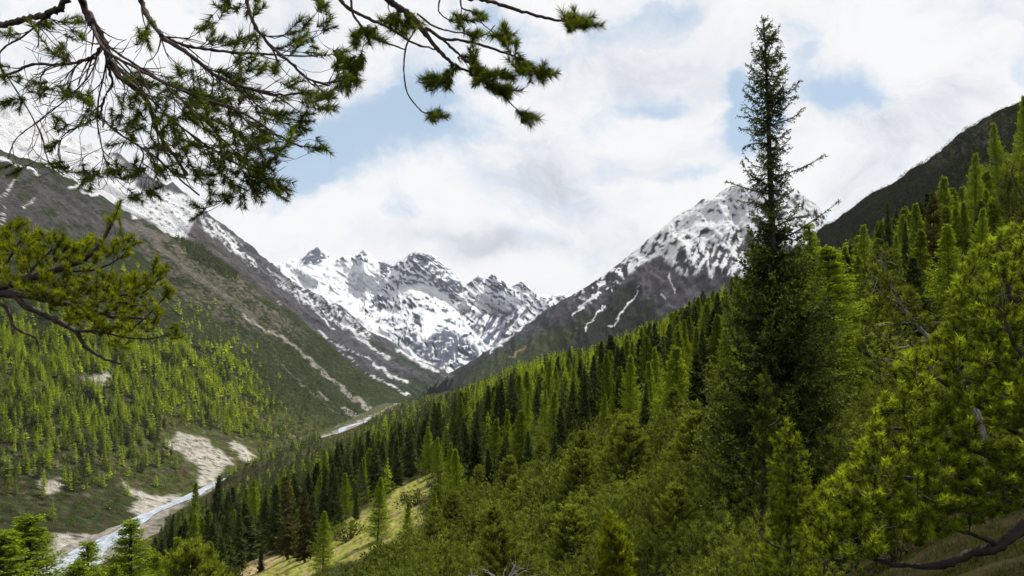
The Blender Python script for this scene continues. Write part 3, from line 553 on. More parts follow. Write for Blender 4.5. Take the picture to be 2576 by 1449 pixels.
class Bld:
    def __init__(s): s.V = []; s.C = []; s.F = {}; s.n = 0
    def add(s, V, Fc, C, mi=0):
        s.V.append(V); s.C.append(C); s.F.setdefault((Fc.shape[1], mi), []).append(Fc+s.n); s.n += len(V)
    def blades(s, o, d, L, w, c1, c2=None, mi=0, side=None, mid=.45):
        """diamond leaves/needle shoots; c1 = light/dark mix 0..1, c2 = brightness factor"""
        n = len(o)
        if n == 0: return
        sd_ = nrm(np.cross(d, R.randn(n, 3))) if side is None else side
        L = np.broadcast_to(np.asarray(L, float), (n,))[:, None]; w = np.broadcast_to(np.asarray(w, float), (n,))[:, None]
        V = np.stack([o, o+d*L*mid+sd_*w/2, o+d*L, o+d*L*mid-sd_*w/2], 1).reshape(-1, 3)
        C = np.zeros((n, 3)); C[:, 0] = np.clip(c1, 0, 1); C[:, 1] = 1 if c2 is None else c2
        s.add(V, np.arange(4*n).reshape(n, 4), np.repeat(C, 4, 0), mi)
    def needles(s, o, d, L, w, c1, c2=None, mi=0):
        n = len(o); sd_ = nrm(np.cross(d, R.randn(n, 3))); L = np.broadcast_to(L, (n,))[:, None]; w = np.broadcast_to(w, (n,))[:, None]
        V = np.stack([o-sd_*w/2, o+sd_*w/2, o+d*L], 1).reshape(-1, 3); C = np.zeros((n, 3)); C[:, 0] = np.clip(c1, 0, 1); C[:, 1] = 1 if c2 is None else c2
        s.add(V, np.arange(3*n).reshape(n, 3), np.repeat(C, 3, 0), mi)
    def tube(s, P, r, k=5, mi=0):
        P = np.asarray(P, float); n = len(P); r = np.broadcast_to(np.asarray(r, float), (n,)); T = nrm(np.gradient(P, axis=0))
        ref = np.array([0.31, .17, .93]) if abs(T[0] @ np.array([0.31, .17, .93])) < .9 else np.array([1., 0, 0])
        a = nrm(np.cross(T, ref)); b = np.cross(T, a); an = np.arange(k)*2*pi/k
        V = (P[:, None]+r[:, None, None]*(np.cos(an)[None, :, None]*a[:, None]+np.sin(an)[None, :, None]*b[:, None])).reshape(-1, 3)
        i = np.arange(n-1)[:, None]*k; j = np.arange(k)[None]; jn = (j+1) % k
        Fq = np.stack([i+j, i+jn, i+k+jn, i+k+j], -1).reshape(-1, 4); C = np.zeros((len(V), 3)); C[:, 1] = 1; s.add(V, Fq, C, mi)
    def mesh(s, name, mats, smooth=False):
        keys = sorted(s.F); Fl = [np.concatenate(s.F[k]) for k in keys]; fm = np.concatenate([np.full(len(f), k[1]) for f, k in zip(Fl, keys)])
        return mesh_np(name, np.concatenate(s.V), Fl, mats, smooth, np.concatenate(s.C), fm)

def conifer(kind, H=12., nw=26, nb=7, ns=5, seed=0, Rk=.17, detail=1, trunk_mi=None, crown=None, gap=.08, ex=None):
    """crown Bld of a spruce / larch of height H. detail 2: side twigs, 1: side blades, 0: branch blades only"""
    rs = np.random.RandomState(seed); B = Bld() if crown is None else crown; la = kind == 'larch'
    O = []; D = []; Ls = []; Ws = []; C1 = []; C2 = []
    for i in range(nw):
        t = (i+.6*rs.rand())/nw; z = H*(1-(.02+.90*t**1.05)); rad = H*Rk*1.12*(t**(ex or (1.0 if la else .95)))*(1.0 if t < .88 else 1-1.6*(t-.88))+.004*H
        for j in range(nb):
            if rs.rand() < gap: continue
            az = 2*pi*(j+rs.rand()*.9)/nb+i*1.3; L = rad*(.5+.75*rs.rand()); out = np.array([cos(az), sin(az), 0])
            e0 = (.75-1.0*t) if not la else (.55-.55*t); e0 += .15*rs.randn()
            k = 7; s = np.linspace(0, 1, k); droop = (-.18 if not la else -.05)*L
            zj = (rs.rand()-.5)*H*.9/nw*1.3; P = np.array([0, 0, z+zj])+out*(L*s)[:, None]; P[:, 2] += L*math.tan(max(-.6, min(.8, e0)))*s*.8+droop*np.sin(s*pi*.9)+.12*L*s**3
            m = ns if detail else 2; sp = np.linspace(.12 if detail else .1, 1, max(2, int(m*(.5+L/rad)))); pos = np.stack([np.interp(sp, s, P[:, q]) for q in range(3)], 1)
            tang = nrm(np.gradient(P, axis=0)); tg = np.stack([np.interp(sp, s, tang[:, q]) for q in range(3)], 1); lat = np.array([-sin(az), cos(az), 0])
            if detail == 0:
                O.append(P[:1]+0*tg[:1]); D.append(nrm(P[-1:]-P[:1])); Ls.append([L*1.1]); Ws.append([L*.55+.15]); C1.append([rs.rand()]); C2.append([.8+.4*rs.rand()])
                continue
            for sg in (-1, 1):
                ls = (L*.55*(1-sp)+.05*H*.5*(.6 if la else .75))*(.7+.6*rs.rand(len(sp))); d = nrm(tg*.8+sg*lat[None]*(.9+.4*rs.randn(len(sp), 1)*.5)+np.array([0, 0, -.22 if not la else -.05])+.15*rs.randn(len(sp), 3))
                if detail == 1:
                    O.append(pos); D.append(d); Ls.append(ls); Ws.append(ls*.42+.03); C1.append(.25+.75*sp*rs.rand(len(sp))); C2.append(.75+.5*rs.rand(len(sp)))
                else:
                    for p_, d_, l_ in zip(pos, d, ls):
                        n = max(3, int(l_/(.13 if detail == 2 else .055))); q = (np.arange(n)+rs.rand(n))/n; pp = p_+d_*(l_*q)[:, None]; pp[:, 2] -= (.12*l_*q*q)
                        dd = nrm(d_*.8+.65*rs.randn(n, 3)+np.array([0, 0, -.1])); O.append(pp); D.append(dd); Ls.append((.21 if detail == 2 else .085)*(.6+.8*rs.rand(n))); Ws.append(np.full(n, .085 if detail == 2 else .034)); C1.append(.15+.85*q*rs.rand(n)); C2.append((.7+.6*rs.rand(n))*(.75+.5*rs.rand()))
            if detail: O.append(P[:-1]); D.append(tang[:-1]); Ls.append(np.full(k-1, L/k*1.3)); Ws.append(np.full(k-1, .09)); C1.append(np.full(k-1, .3)); C2.append(np.full(k-1, .8))
    # leader
    O.append(np.array([[0, 0, H*.93]])); D.append(np.array([[0, 0, 1.]])); Ls.append([H*.07]); Ws.append([H*.012]); C1.append([.6]); C2.append([1])
    B.blades(np.concatenate(O), nrm(np.concatenate(D)), np.concatenate([np.asarray(q, float) for q in Ls]), np.concatenate([np.asarray(q, float) for q in Ws]), np.concatenate([np.asarray(q, float) for q in C1]), np.concatenate([np.asarray(q, float) for q in C2]))
    return B
def trunk_b(H=12., r=.16, mi=0, B=None, k=6, lean=.0, seed=0):
    B = B or Bld(); z = np.linspace(-1.2, H*.97, 8); P = np.stack([lean*np.sin(z*.4+seed), lean*np.cos(z*.3), z], 1); B.tube(P, r*(1-.9*np.clip(z/H, 0, 1))+.012, k, mi); return B
def tuft_blades(B, o, d, n, L, w, c1, c2, spread=.75, mi=0, rnd=None):
    """o,d (m,3): m tufts of n blades"""
    m = len(o); oo = np.repeat(o, n, 0)+np.repeat(d, n, 0)*(R.rand(m*n, 1)*L*.9); dd = nrm(np.repeat(d, n, 0)+spread*R.randn(m*n, 3)*.8)
    B.blades(oo, dd, L*(.7+.6*R.rand(m*n)), w, np.repeat(c1, n)*(.5+.8*R.rand(m*n))+.1, np.repeat(c2, n)*(.75+.5*R.rand(m*n)), mi=mi)
def bush(seed, Rr=1.9, H=2.2, nt=520, nbl=8, bl=.15, bw=.055):
    rs = np.random.RandomState(seed); lob = rs.rand(9, 2)*2-1; B = Bld(); S_ = Bld()
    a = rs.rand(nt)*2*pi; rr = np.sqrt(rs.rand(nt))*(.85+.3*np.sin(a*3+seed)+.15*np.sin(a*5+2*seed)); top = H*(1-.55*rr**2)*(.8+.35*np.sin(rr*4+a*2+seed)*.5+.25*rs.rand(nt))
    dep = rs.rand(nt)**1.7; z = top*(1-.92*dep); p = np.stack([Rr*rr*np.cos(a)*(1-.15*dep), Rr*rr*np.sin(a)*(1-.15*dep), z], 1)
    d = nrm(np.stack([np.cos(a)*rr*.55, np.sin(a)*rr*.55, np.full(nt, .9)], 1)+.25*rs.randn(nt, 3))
    tuft_blades(B, p-d*.06, d, nbl, bl, bw, (1-dep), (.75+.5*(1-dep))*(.5+.9*rs.rand(nt)))  # tufts darken with depth: occlusion inside the bush painted into the colour
    for i in rs.choice(nt, min(nt, 36), False):
        b0 = np.array([p[i, 0]*.15, p[i, 1]*.15, -.2]); m = np.array([p[i, 0]*.75, p[i, 1]*.75, z[i]*.35]); t = np.linspace(0, 1, 6)[:, None]
        S_.tube((1-t)**2*b0+2*t*(1-t)*m+t*t*p[i], np.linspace(.035, .008, 6), 4)
    return B, S_
def young_pine(seed, H=5., nw=15, nb=7, spread=.34, nbl=10, tl=.15, bw=.03, per=5):
    rs = np.random.RandomState(seed); B = Bld(); S_ = Bld(); S_.tube(np.stack([np.zeros(6), np.zeros(6), np.linspace(-.8, H*.96, 6)], 1), np.linspace(.07*H/5, .012, 6), 6)
    O = []; D = []; C = []
    for i in range(nw):
        t = (i+rs.rand()*.7)/nw; z = H*(1-.03-.85*t)
        for j in range(nb):
            az = rs.rand()*2*pi; L = H*spread*(t**.75)*(.6+.6*rs.rand())+.12; out = np.array([cos(az), sin(az), 0]); s = np.linspace(0, 1, 6)
            P = np.array([0, 0, z])+out*(L*s)[:, None]; P[:, 2] += L*(.15*s+.55*s**2.2*(1.2-t*.6)); S_.tube(P, np.linspace(.02, .006, 6), 4)
            n = max(2, int(per*L/.35)); q = .3+.7*rs.rand(n); q[0] = 1; pos = np.stack([np.interp(q, s, P[:, k]) for k in range(3)], 1)+rs.randn(n, 3)*np.array([.12, .12, .05])*L*.6*(1-q[:, None]*.6)
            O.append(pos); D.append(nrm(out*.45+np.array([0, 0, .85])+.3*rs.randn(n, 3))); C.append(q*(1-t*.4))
    O.append(np.array([[0, 0, H*.95]])); D.append(np.array([[0, 0, 1.]])); C.append(np.array([1.]))
    O = np.concatenate(O); D = np.concatenate(D); C = np.concatenate(C); tuft_blades(B, O, D, nbl, tl, bw, C, .7+.5*C)
    return B, S_

PROTO = {}
def make_protos():
    for v, (nw, nb, rk, gp) in enumerate(((26, 7, .24, .25), (40, 6, .13, .12), (22, 6, .20, .38))): PROTO['spruce', 0, 4+v] = (conifer('spruce', 12, nw, nb, 5, 14+v, rk, 1, gap=gp, ex=.85).mesh('crown', [M_spruce]), trunk_b(lean=.12, seed=v).mesh('trunk', [M_bark]), 12.)
    for v in range(4):
        PROTO['spruce', 0, v] = (conifer('spruce', 12, 34, 8, 5, 10+v, .17+.035*(v % 2), 1).mesh('crown', [M_spruce]), trunk_b().mesh('trunk', [M_bark]), 12.)
        PROTO['larch', 0, v] = (conifer('larch', 12, 30, 8, 6, 20+v, .175+.03*(v % 2), 2, gap=.15).mesh('crown', [M_larch]), trunk_b().mesh('trunk', [M_bark]), 12.)
    for v in range(3): PROTO['larch', 0, 6+v] = (conifer('larch', 12, 34, 8, 6, 35+v, .225, 2, gap=.2, ex=1.12).mesh('crown', [M_vivid]), trunk_b().mesh('trunk', [M_bark]), 12.)
    for v in range(2): PROTO['larch', 0, 4+v] = (conifer('larch', 12, 40, 8, 9, 25+v, .21, 3, gap=.22, ex=1.15).mesh('crown', [M_vivid]), trunk_b().mesh('trunk', [M_bark]), 12.)
    for v in range(3):
        PROTO['reddish', 0, v] = (conifer('spruce', 12, 30, 6, 5, 30+v, .13, 1, gap=.3).mesh('crown', [M_brown]), trunk_b().mesh('trunk', [M_bark]), 12.)
    for v in range(5):
        B, S_ = bush(40+v); PROTO['bush', 0, v] = (B.mesh('crown', [M_pine]), S_.mesh('stem', [M_bark]), 2.2)
    for v in range(4):
        B, S_ = bush(60+v, nt=560, nbl=24, bl=.11, bw=.018); PROTO['bush', 0, 5+v] = (B.mesh('crown', [M_pine]), S_.mesh('stem', [M_bark]), 2.2)
    for v in range(3):
        B, S_ = young_pine(50+v, nw=18, nb=8, nbl=14, per=8, tl=.13, bw=.024); PROTO['pine', 0, v] = (B.mesh('crown', [M_ypine]), S_.mesh('trunk', [M_bark]), 5.)
make_protos()
LOD = {}
def make_lods():
    for v in range(4):
        for kind, seed, rk in (('spruce', 110, .185), ('larch', 120, .20)):
            for lv, (nw, nb, ns, dt) in enumerate(((15, 6, 3, 1), (8, 6, 0, 0))):
                B = conifer(kind, 12, nw, nb, ns, seed+v, rk, dt, gap=.1); B.tube(np.array([[0, 0, -1.], [0, 0, 6.], [0, 0, 11.5]]), np.array([.16, .09, .02]), 3, 1); LOD[kind, lv+1, v] = B
        B, _ = bush(140+v, nt=60, nbl=4); 
        LOD['bush', 1, v] = B
        B, _ = bush(160+v, nt=16, nbl=3, bl=.42, bw=.22); LOD['bush', 2, v] = B
make_lods()
LODM = {}
def lod_mesh(kind, lv, v):
    k = (kind, lv, v)
    if k not in LODM: LODM[k] = LOD[k].mesh('%s_tree_far' % kind, [M_spruce if kind == 'spruce' else M_larch if kind == 'larch' else M_pine, M_bark])
    return LODM[k]
def merged(name, items, mats, label, cat):
    """items: (kind, lv, v, x, y, z, sx, sz, rot, bright)"""
    by = {}
    for it in items: by.setdefault(it[:3], []).append(it[3:])
    B = Bld()
    for key, arr in by.items():
        src = LOD[key]; V = np.concatenate(src.V); C = np.concatenate(src.C); A = np.array(arr, float); n = len(A); m = len(V)
        ca, sa = np.cos(A[:, 5])[:, None], np.sin(A[:, 5])[:, None]; sx = A[:, 3][:, None]; sz = A[:, 4][:, None]
        VV = np.stack([(V[None, :, 0]*ca-V[None, :, 1]*sa)*sx+A[:, 0:1], (V[None, :, 0]*sa+V[None, :, 1]*ca)*sx+A[:, 1:2], V[None, :, 2]*sz+A[:, 2:3]], -1).reshape(-1, 3)
        CC = np.repeat(C[None], n, 0); CC[:, :, 1] *= A[:, 6][:, None]; base = B.n; first = True
        for (k, mi), fl in src.F.items():
            f = np.concatenate(fl); FF = (f[None]+(np.arange(n)*m)[:, None, None]).reshape(-1, k)+base
            B.F.setdefault((k, mi), []).append(FF)
        B.V.append(VV); B.C.append(CC.reshape(-1, 3)); B.n += len(VV)
    o = link(name, B.mesh(name, mats)); tag(o, label, cat, kind='stuff'); return o
# ------------------------------------------------------------------ individual trees
NAMES = {'spruce': ('spruce_tree', 'spruce'), 'larch': ('larch_tree', 'larch'), 'reddish': ('sparse_tree', 'tree'), 'bush': ('dwarf_pine', 'shrub'), 'pine': ('pine_tree', 'pine tree')}
def put_tree(kind, v, x, y, z, h, wf, label, group=None, rot=None, lv=0):
    nm, cat = NAMES[kind]; rot = R.rand()*6.28 if rot is None else rot
    if lv == 0:
        cm, tm, H = PROTO[kind, 0, v]; r = bpy.data.objects.new(nm, None); COL.objects.link(r); r.empty_display_size = .5
        for pn, me in (('crown', cm), ('stem' if kind == 'bush' else 'trunk', tm)): link(pn, me, r)
        s = h/H
    else:
        me = lod_mesh(kind, lv, v); r = link(nm, me); s = h/(12. if kind != 'bush' else 2.2)
    r.location = (x, y, z); r.scale = (s*wf, s*wf, s); r.rotation_euler = (.035*R.randn(), .035*R.randn(), rot); tag(r, label, cat, group); return r
OCC = []     # ground footprints of explicit trees
EXPL = [  # kind, Xtop, Ytop, d, width factor, label
 ('larch', 1583, 890, -200, 1.0, 'tallest bright green larch on the slope left of the tall spruce'),
 ('larch', 1515, 990, -125, .95, 'smaller bright larch just left of the tallest larch of the middle slope'),
 ('larch', 1700, 868, -230, 1.5, 'broad feathery light green larch standing left of the tall dark spruce'),
 ('larch', 1152, 1125, -170, 1.05, 'bright slender larch at the upper right end of the meadow'),
 ('larch', 952, 1198, -160, 1.1, 'tall pointed larch at the left edge of the meadow'),
 ('larch', 1023, 1258, -110, 1.0, 'sunlit yellow-green larch standing in the middle of the meadow'),
 ('larch', 1090, 1235, -125, .9, 'slim larch at the right edge of the meadow beside dark shrubs'),
 ('larch', 815, 1284, -150, 1.15, 'rounded bright larch at the lower left of the meadow'),
 ('larch', 650, 1222, -150, 1.0, 'bright larch among dark spruces left of the meadow'),
 ('larch', 492, 1212, -170, 1.1, 'pale green larch at the river bend, the upper of two'),
 ('larch', 484, 1292, -170, 1.15, 'bright green larch standing before the pale larch at the river bend'),
 ('larch', 1332, 1160, -75, .9, 'small bright larch alone among dark shrubs on the middle slope'),
 ('larch', 1455, 1078, -60, 1.1, 'very small yellow-green larch on the middle slope'),
 ('larch', 1082, 1072, -115, 1.2, 'left one of three round larches above the meadow'),
 ('larch', 1103, 1098, -110, 1.1, 'front one of three round larches above the meadow'),
 ('larch', 1122, 1070, -110, 1.1, 'right one of three round larches above the meadow'),
 ('larch', 1325, 985, -140, .8, 'slim larch right of the two blackish spruces'),
 ('larch', 1368, 978, -140, .85, 'second slim larch right of the two blackish spruces'),
 ('larch', 1640, 905, -170, 1.0, 'muted larch behind the tallest larch of the middle slope'),
 ('larch', 1262, 1000, -140, .8, 'muted larch left of the two blackish spruces'),
 ('larch', 2095, 610, 42, 2.3, 'broad vivid green larch directly right of the tall dark spruce'),
 ('larch', 2040, 560, 60, 1.5, 'light green larch top showing just behind the tall spruce'),
 ('larch', 2170, 560, -280, 1.2, 'larch between the vivid broad larch and the slope spruces'),
 ('larch', 2365, 440, -260, 1.2, 'tall sunlit larch on the right slope below the dark ridge'),
 ('larch', 2440, 380, -300, 1.2, 'sunlit larch high on the right slope'),
 ('larch', 2510, 300, -330, 1.2, 'sunlit larch near the right edge under the dark ridge'),
 ('larch', 2560, 235, -380, 1.1, 'highest larch at the right edge against the sky'),
 ('larch', 2380, 560, -260, 1.2, 'wide green larch in the middle of the right slope'),
 ('larch', 2450, 520, -280, 1.1, 'green larch behind the pale right hand pine'),
 ('larch', 70, 1290, 36, 2.5, 'bright airy larch at the bottom left corner'),
 ('larch', 335, 1300, 42, 2.0, 'bright larch in front of the river with a dark bare leader'),
 ('larch', 235, 1355, 40, 1.9, 'pale larch standing in front of the white water'),
 ('larch', 395, 1385, 44, 1.2, 'low larch beside the river at the bottom'),
 ('larch', -10, 1330, 34, 2.4, 'feathery larch cut by the left picture edge at the bottom'),
 ('larch', 150, 1395, 36, 2.0, 'low bright larch top beside the corner larch'),
 ('larch', 435, 1345, 50, 1.2, 'bright larch left of the young yellow-green pine'),
 ('larch', 285, 1400, 38, 1.2, 'low feathery larch top before the white water'),
 ('pine', 492, 1362, 30, .95, 'young yellow-green pine with upright shoots at the bottom left'),
 ('spruce', 1268, 950, -190, .75, 'taller of two blackish narrow spruces on the middle slope'),
 ('spruce', 1246, 965, -170, .7, 'shorter left one of two blackish narrow spruces'),
 ('spruce', 1237, 1128, -130, 1.0, 'dark spruce right of the bright slender larch'),
 ('spruce', 1412, 1020, -160, 1.0, 'dark spruce in the middle of the slope behind the dwarf pines'),
 ('spruce', 1390, 1090, -150, 1.0, 'dark spruce among brownish trees on the middle slope'),
 ('spruce', 932, 1135, -110, .8, 'narrow black-green spruce at the upper left edge of the meadow'),
 ('spruce', 896, 1220, -85, .75, 'short black-green spruce by the left edge of the meadow'),
 ('spruce', 570, 1280, -160, 1.0, 'left one of two dense dark spruces above the tan clearing'),
 ('spruce', 602, 1272, -165, 1.0, 'right one of two dense dark spruces above the tan clearing'),
 ('spruce', 540, 1195, -190, .9, 'dark spruce beside the sandy bank at the river bend'),
 ('spruce', 657, 1372, -65, .9, 'small dark spruce alone on the tan clearing'),
 ('spruce', 700, 1215, -170, .9, 'tall dark spruce left of the reddish tree'),
 ('spruce', 425, 1290, -160, .9, 'dark spruce at the foot of the river bend'),
 ('reddish', 728, 1195, -210, 1.3, 'sparse reddish brown conifer above the clearing'),
 ('reddish', 770, 1225, -190, 1.2, 'sparse yellow-brown conifer beside the reddish one'),
 ('reddish', 1300, 1020, -160, 1.0, 'reddish brown spruce on the middle slope'),
 ('reddish', 1430, 1000, -170, 1.0, 'rusty conifer on the middle slope right of the slim larches'),
 ('reddish', 2335, 478, -330, 1.3, 'tall dark reddish spruce on the right slope'),
 ('spruce', 2230, 500, -260, .45, 'thin dark spire-like spruce right of the vivid larch'),
 ('spruce', 2272, 555, -240, .55, 'second thin dark spruce on the right slope'),
 ('spruce', 2300, 640, -280, 1.2, 'broad dark spruce behind the leaning pine'),
 ('spruce', 2200, 600, -240, .9, 'dark spruce behind the vivid broad larch'),
 ('spruce', 1760, 880, -220, 1.1, 'shaded spruce close to the left of the tall spruce'),
 ('spruce', 1470, 940, -150, .8, 'dark narrow spruce left of the tallest larch'),
 ('spruce', 1560, 950, -140, .8, 'dark spruce touching the tallest larch on its left'),
 ('spruce', 1620, 960, -150, .9, 'dark spruce touching the tallest larch on its right'),
 ('bush', 1042, 1218, -55, 1.6, 'dark round dwarf pine on the meadow beside the sunlit larch'),
 ('bush', 880, 1310, -45, 1.6, 'round dwarf pine left of the tall pointed larch'),
 ('bush', 1100, 1185, -40, 1.5, 'small dark bush at the top of the meadow'),
]
def ground_pt(X, Yt, d):
    w = W(X, Yt, d); g = float(zF(w[0], w[1])); return w, g
cntv = {}
for kind, X, Yt, d, wf, lab in EXPL:
    if d < 0:      # pixel height given: find where the line of sight through the foot meets the slope
        dd = np.geomspace(35, 700, 600); q = W(X, Yt-d, dd); f = q[2]-zF(q[0], q[1]); c = np.where((f[:-1] > 0) & (f[1:] <= 0))[0]; d = float(dd[c[0]]) if len(c) else 60.
    w, g = ground_pt(X, Yt, d); h = w[2]-g
    if kind == 'bush': h = min(max(h, 1.6), 2.8)
    n = {'spruce': 4, 'larch': 4, 'reddish': 3, 'bush': 5, 'pine': 3}[kind]; cntv[kind] = v = cntv.get(kind, -1)+1
    wfac = wf*(12./h)**.35 if kind != 'bush' and h > 12 else wf
    vv = (4+v % 2 if h/d > .13 else 6+v % 3) if kind == 'larch' else v % n
    if kind == 'bush': vv = v % 5
    put_tree(kind, vv, w[0], w[1], g-.1, h, wfac, lab, None); OCC.append((w[0], w[1], 1.6 if kind != 'bush' else 1.5)); print('EXPL %s %d %d d=%.0f h=%.1f' % (kind, X, Yt, d, h)) if DEBUG else None

# ------------------------------------------------------------------ scattered forest on our slope
TL = np.array([(-400, 1600), (300, 1500), (400, 1330), (440, 1250), (480, 1208), (560, 1168), (650, 1128), (700, 1092), (740, 1066), (795, 1062), (812, 1098), (890, 1076), (950, 1028), (1000, 985), (1100, 948), (1200, 915), (1300, 882), (1400, 876), (1500, 860), (1600, 818), (1700, 775), (1760, 735), (1860, 672),
               (1930, 640), (2060, 600), (2150, 585), (2220, 540), (2350, 445), (2450, 380), (2576, 262), (3200, -50)], float)
MD_IN = np.array(MEADOW, float)
def in_poly(X, Y, pts): return m_poly(np.asarray(X, float), np.asarray(Y, float), [tuple(p) for p in pts], 1e-3) > .5
def scatter_F():
    rs = np.random.RandomState(77); out = []
    # candidate field: rings of y with spacing growing slowly
    xs, ys = [], []; y = 62.
    while y < 2350:
        sp = 5.2+.0030*y; w = .86*y+20; n = int(2*w/sp); xs.append(np.linspace(-w, w, n)+rs.randn(n)*sp*.4); ys.append(y+rs.randn(n)*sp*.4); y += sp
    x = np.concatenate(xs); y = np.concatenate(ys); dx = x/y; z = zF(x, y); keep = (x > -328)
    ymax = np.interp(dx, [-.3, -.1, 0, .15, .3, .5], [2350, 2350, 1700, 1000, 650, 420]); keep &= (y < ymax)
    x, y, z = x[keep], y[keep], z[keep]; X, Y = proj(x, y, z); n = len(x); r = rs.rand(n)
    m = (X > -150) & (X < 2720); 
    rdens = rs.rand(n); patch = fbm(x/60, y/60, 3, 301)
    plarch = np.where(X < 1150, .16, np.where(X < 1950, .46, .66))+.25*patch
    kind = np.where(r < plarch, 1, 0)
    h = np.where(kind == 1, 9+6*rs.rand(n), 8+7*rs.rand(n))*np.where(y > 500, 1.0, 1.)
    h = h*np.interp(y, [60, 250, 900], [1., 1.0, .85]); h *= np.exp(.22*rs.randn(n)); h[rs.rand(n) < .25] *= .6; h = np.clip(h, 3, 19)
    Xt, Yt = proj(x, y, z+h); lim = np.interp(Xt, TL[:, 0], TL[:, 1]); m &= (Yt > lim+rs.rand(n)*8-2)
    # keep the dwarf-pine fields and the meadow open
    bz = in_poly(X, Y, BUSHZ); m &= ~(bz & (rs.rand(n) < .88)); m &= ~(in_poly(X, Y, MEADOW))
    for f in (.25, .5, .75, 1.0):
        a, b = proj(x, y, z+h*f); m &= ~in_poly(a, b, MD_IN)
    m &= ~((Yt > 1500)); m &= (h/y*2022 < np.interp(X, [400, 700, 1200, 1900, 2100], [170, 150, 150, 190, 290])); m &= ~((X > 1790) & (X < 2130) & (y < 60))
    m &= ~((patch < -.55) & (y < 500))
    for ox, oy, orr in OCC: m &= np.hypot(x-ox, y-oy) > orr+1.0
    # hidden-behind-frame tests
    i = np.where(m)[0]
    return [dict(kind=('spruce', 'larch')[kind[j]], x=x[j], y=y[j], z=z[j], h=h[j], X=X[j], Y=Y[j], reg='F', v=int(rs.randint(4)), rot=rs.rand()*6.28, br=.6+.75*rs.rand(), wf=.85+.65*rs.rand()) for j in i]
BUSHZ = [(560, 1500), (860, 1420), (1060, 1330), (1130, 1285), (1230, 1265), (1330, 1230), (1420, 1190), (1500, 1130), (1620, 1070), (1720, 1000), (1800, 960), (1900, 980), (2100, 1000), (2300, 950), (2700, 800), (2700, 2600), (-200, 2600)]
def scatter_C():
    rs = np.random.RandomState(78); g = GR['C']; V, X, Y = g['V'], g['X'], g['Y']
    ok = g['ok'] & (X > -60) & (X < 1100) & (Y < 1460)
    z1 = m_poly(X, Y, [(-100, 815), (250, 825), (450, 862), (560, 905), (650, 965), (715, 1040), (720, 1100), (600, 1095), (450, 1060), (390, 1110), (200, 1110), (-100, 1120)], 42)
    z2 = m_poly(X, Y, [(-100, 1080), (420, 1080), (480, 1170), (300, 1220), (-100, 1250)], 20); z3 = m_poly(X, Y, [(640, 930), (860, 1000), (980, 1050), (820, 1110), (650, 1160), (620, 1050)], 20); z4 = m_poly(X, Y, [(440, 590), (500, 610), (600, 690), (590, 705), (480, 650)], 4); z5 = m_poly(X, Y, [(-100, 1150), (480, 1180), (480, 1250), (350, 1280), (150, 1340), (-100, 1360)], 15)
    z6 = m_poly(X, Y, [(420, 700), (640, 830), (900, 1000), (900, 1040), (640, 960), (430, 860), (300, 820), (300, 640)], 20)
    den = np.maximum.reduce([.052*z1*np.clip(.5+1.6*g['n2'], .1, 1.5), .0075*z2, .0045*z3, .03*z4, .0008*z5, .0006*z6])*(g['sand'] < .3)
    # vertex area from local spacing in y (contours are evenly spread)
    nv = 623; G = V.reshape(-1, nv, 3); ay = np.abs(np.gradient(G[:, :, 1], axis=1)); ax = np.hypot(np.gradient(G[:, :, 0], axis=0), np.gradient(G[:, :, 2], axis=0)); A = (ay*ax).ravel()
    p = den*A*ok; sel = np.where(rs.rand(len(p)) < p)[0]; res = []
    for j in sel:
        x, y, z = V[j]+rs.randn(3)*np.array([1, 1.5, 0]); up = z4[j] > .3; lar = (rs.rand() < (.9 if Y[j] < 1000 else .72)) and not up and not (X[j] > 600+150*rs.rand())
        h = (11+14*rs.rand())*(1 if rs.rand() > .2 else .6)*float(np.interp(X[j], [560, 720], [1, .62]))*(.85 if up else 1)
        res.append(dict(kind='larch' if lar else 'spruce', x=x, y=y, z=z-.5, h=h, X=X[j], Y=Y[j], reg='C', v=int(rs.randint(4)), rot=rs.rand()*6.28, br=.55+.95*rs.rand(), wf=.75+.9*rs.rand()))
    return res
def scatter_shrubs():
    rs = np.random.RandomState(83); out = []
    g = GR['C']; V, X, Y = g['V'], g['X'], g['Y']; nv = 623; G = V.reshape(-1, nv, 3); A = (np.abs(np.gradient(G[:, :, 1], axis=1))*np.hypot(np.gradient(G[:, :, 0], axis=0), np.gradient(G[:, :, 2], axis=0))).ravel()
    ok = g['ok'] & (X > -40) & (X < 900) & (Y < 1460) & (Y > 640); nz = fbm(X/30, Y/16, 3, 311)
    low = m_poly(X, Y, [(-100, 1040), (450, 1080), (650, 1100), (700, 1150), (480, 1260), (150, 1360), (-100, 1400)], 30)
    p = A*ok*(.013+.016*low)*np.clip(.6+1.8*nz, .05, 1.6)*np.where(g['sand'] > .3, .12, 1); sel = np.where(rs.rand(len(p)) < p)[0]
    for j in sel: out.append(('bush', 2, int(rs.randint(4)), V[j, 0]+rs.randn(), V[j, 1]+rs.randn()*1.5, V[j, 2]-.3, (1.5+1.1*rs.rand()), (1.3+1.1*rs.rand()), rs.rand()*6, .5+.7*rs.rand()))
    g = GR['E']; V, X = g['V'], g['X']; ok = np.where(g['ok'] & (X > 1990) & (X < 2650))[0]
    for j in rs.choice(ok, 6000, False): out.append(('bush', 2, int(rs.randint(4)), V[j, 0], V[j, 1], V[j, 2]-.4, 1.5+1.2*rs.rand(), 1.3+1.6*rs.rand(), rs.rand()*6, .10+.28*rs.rand()))
    print('shrubs', len(out)); return out
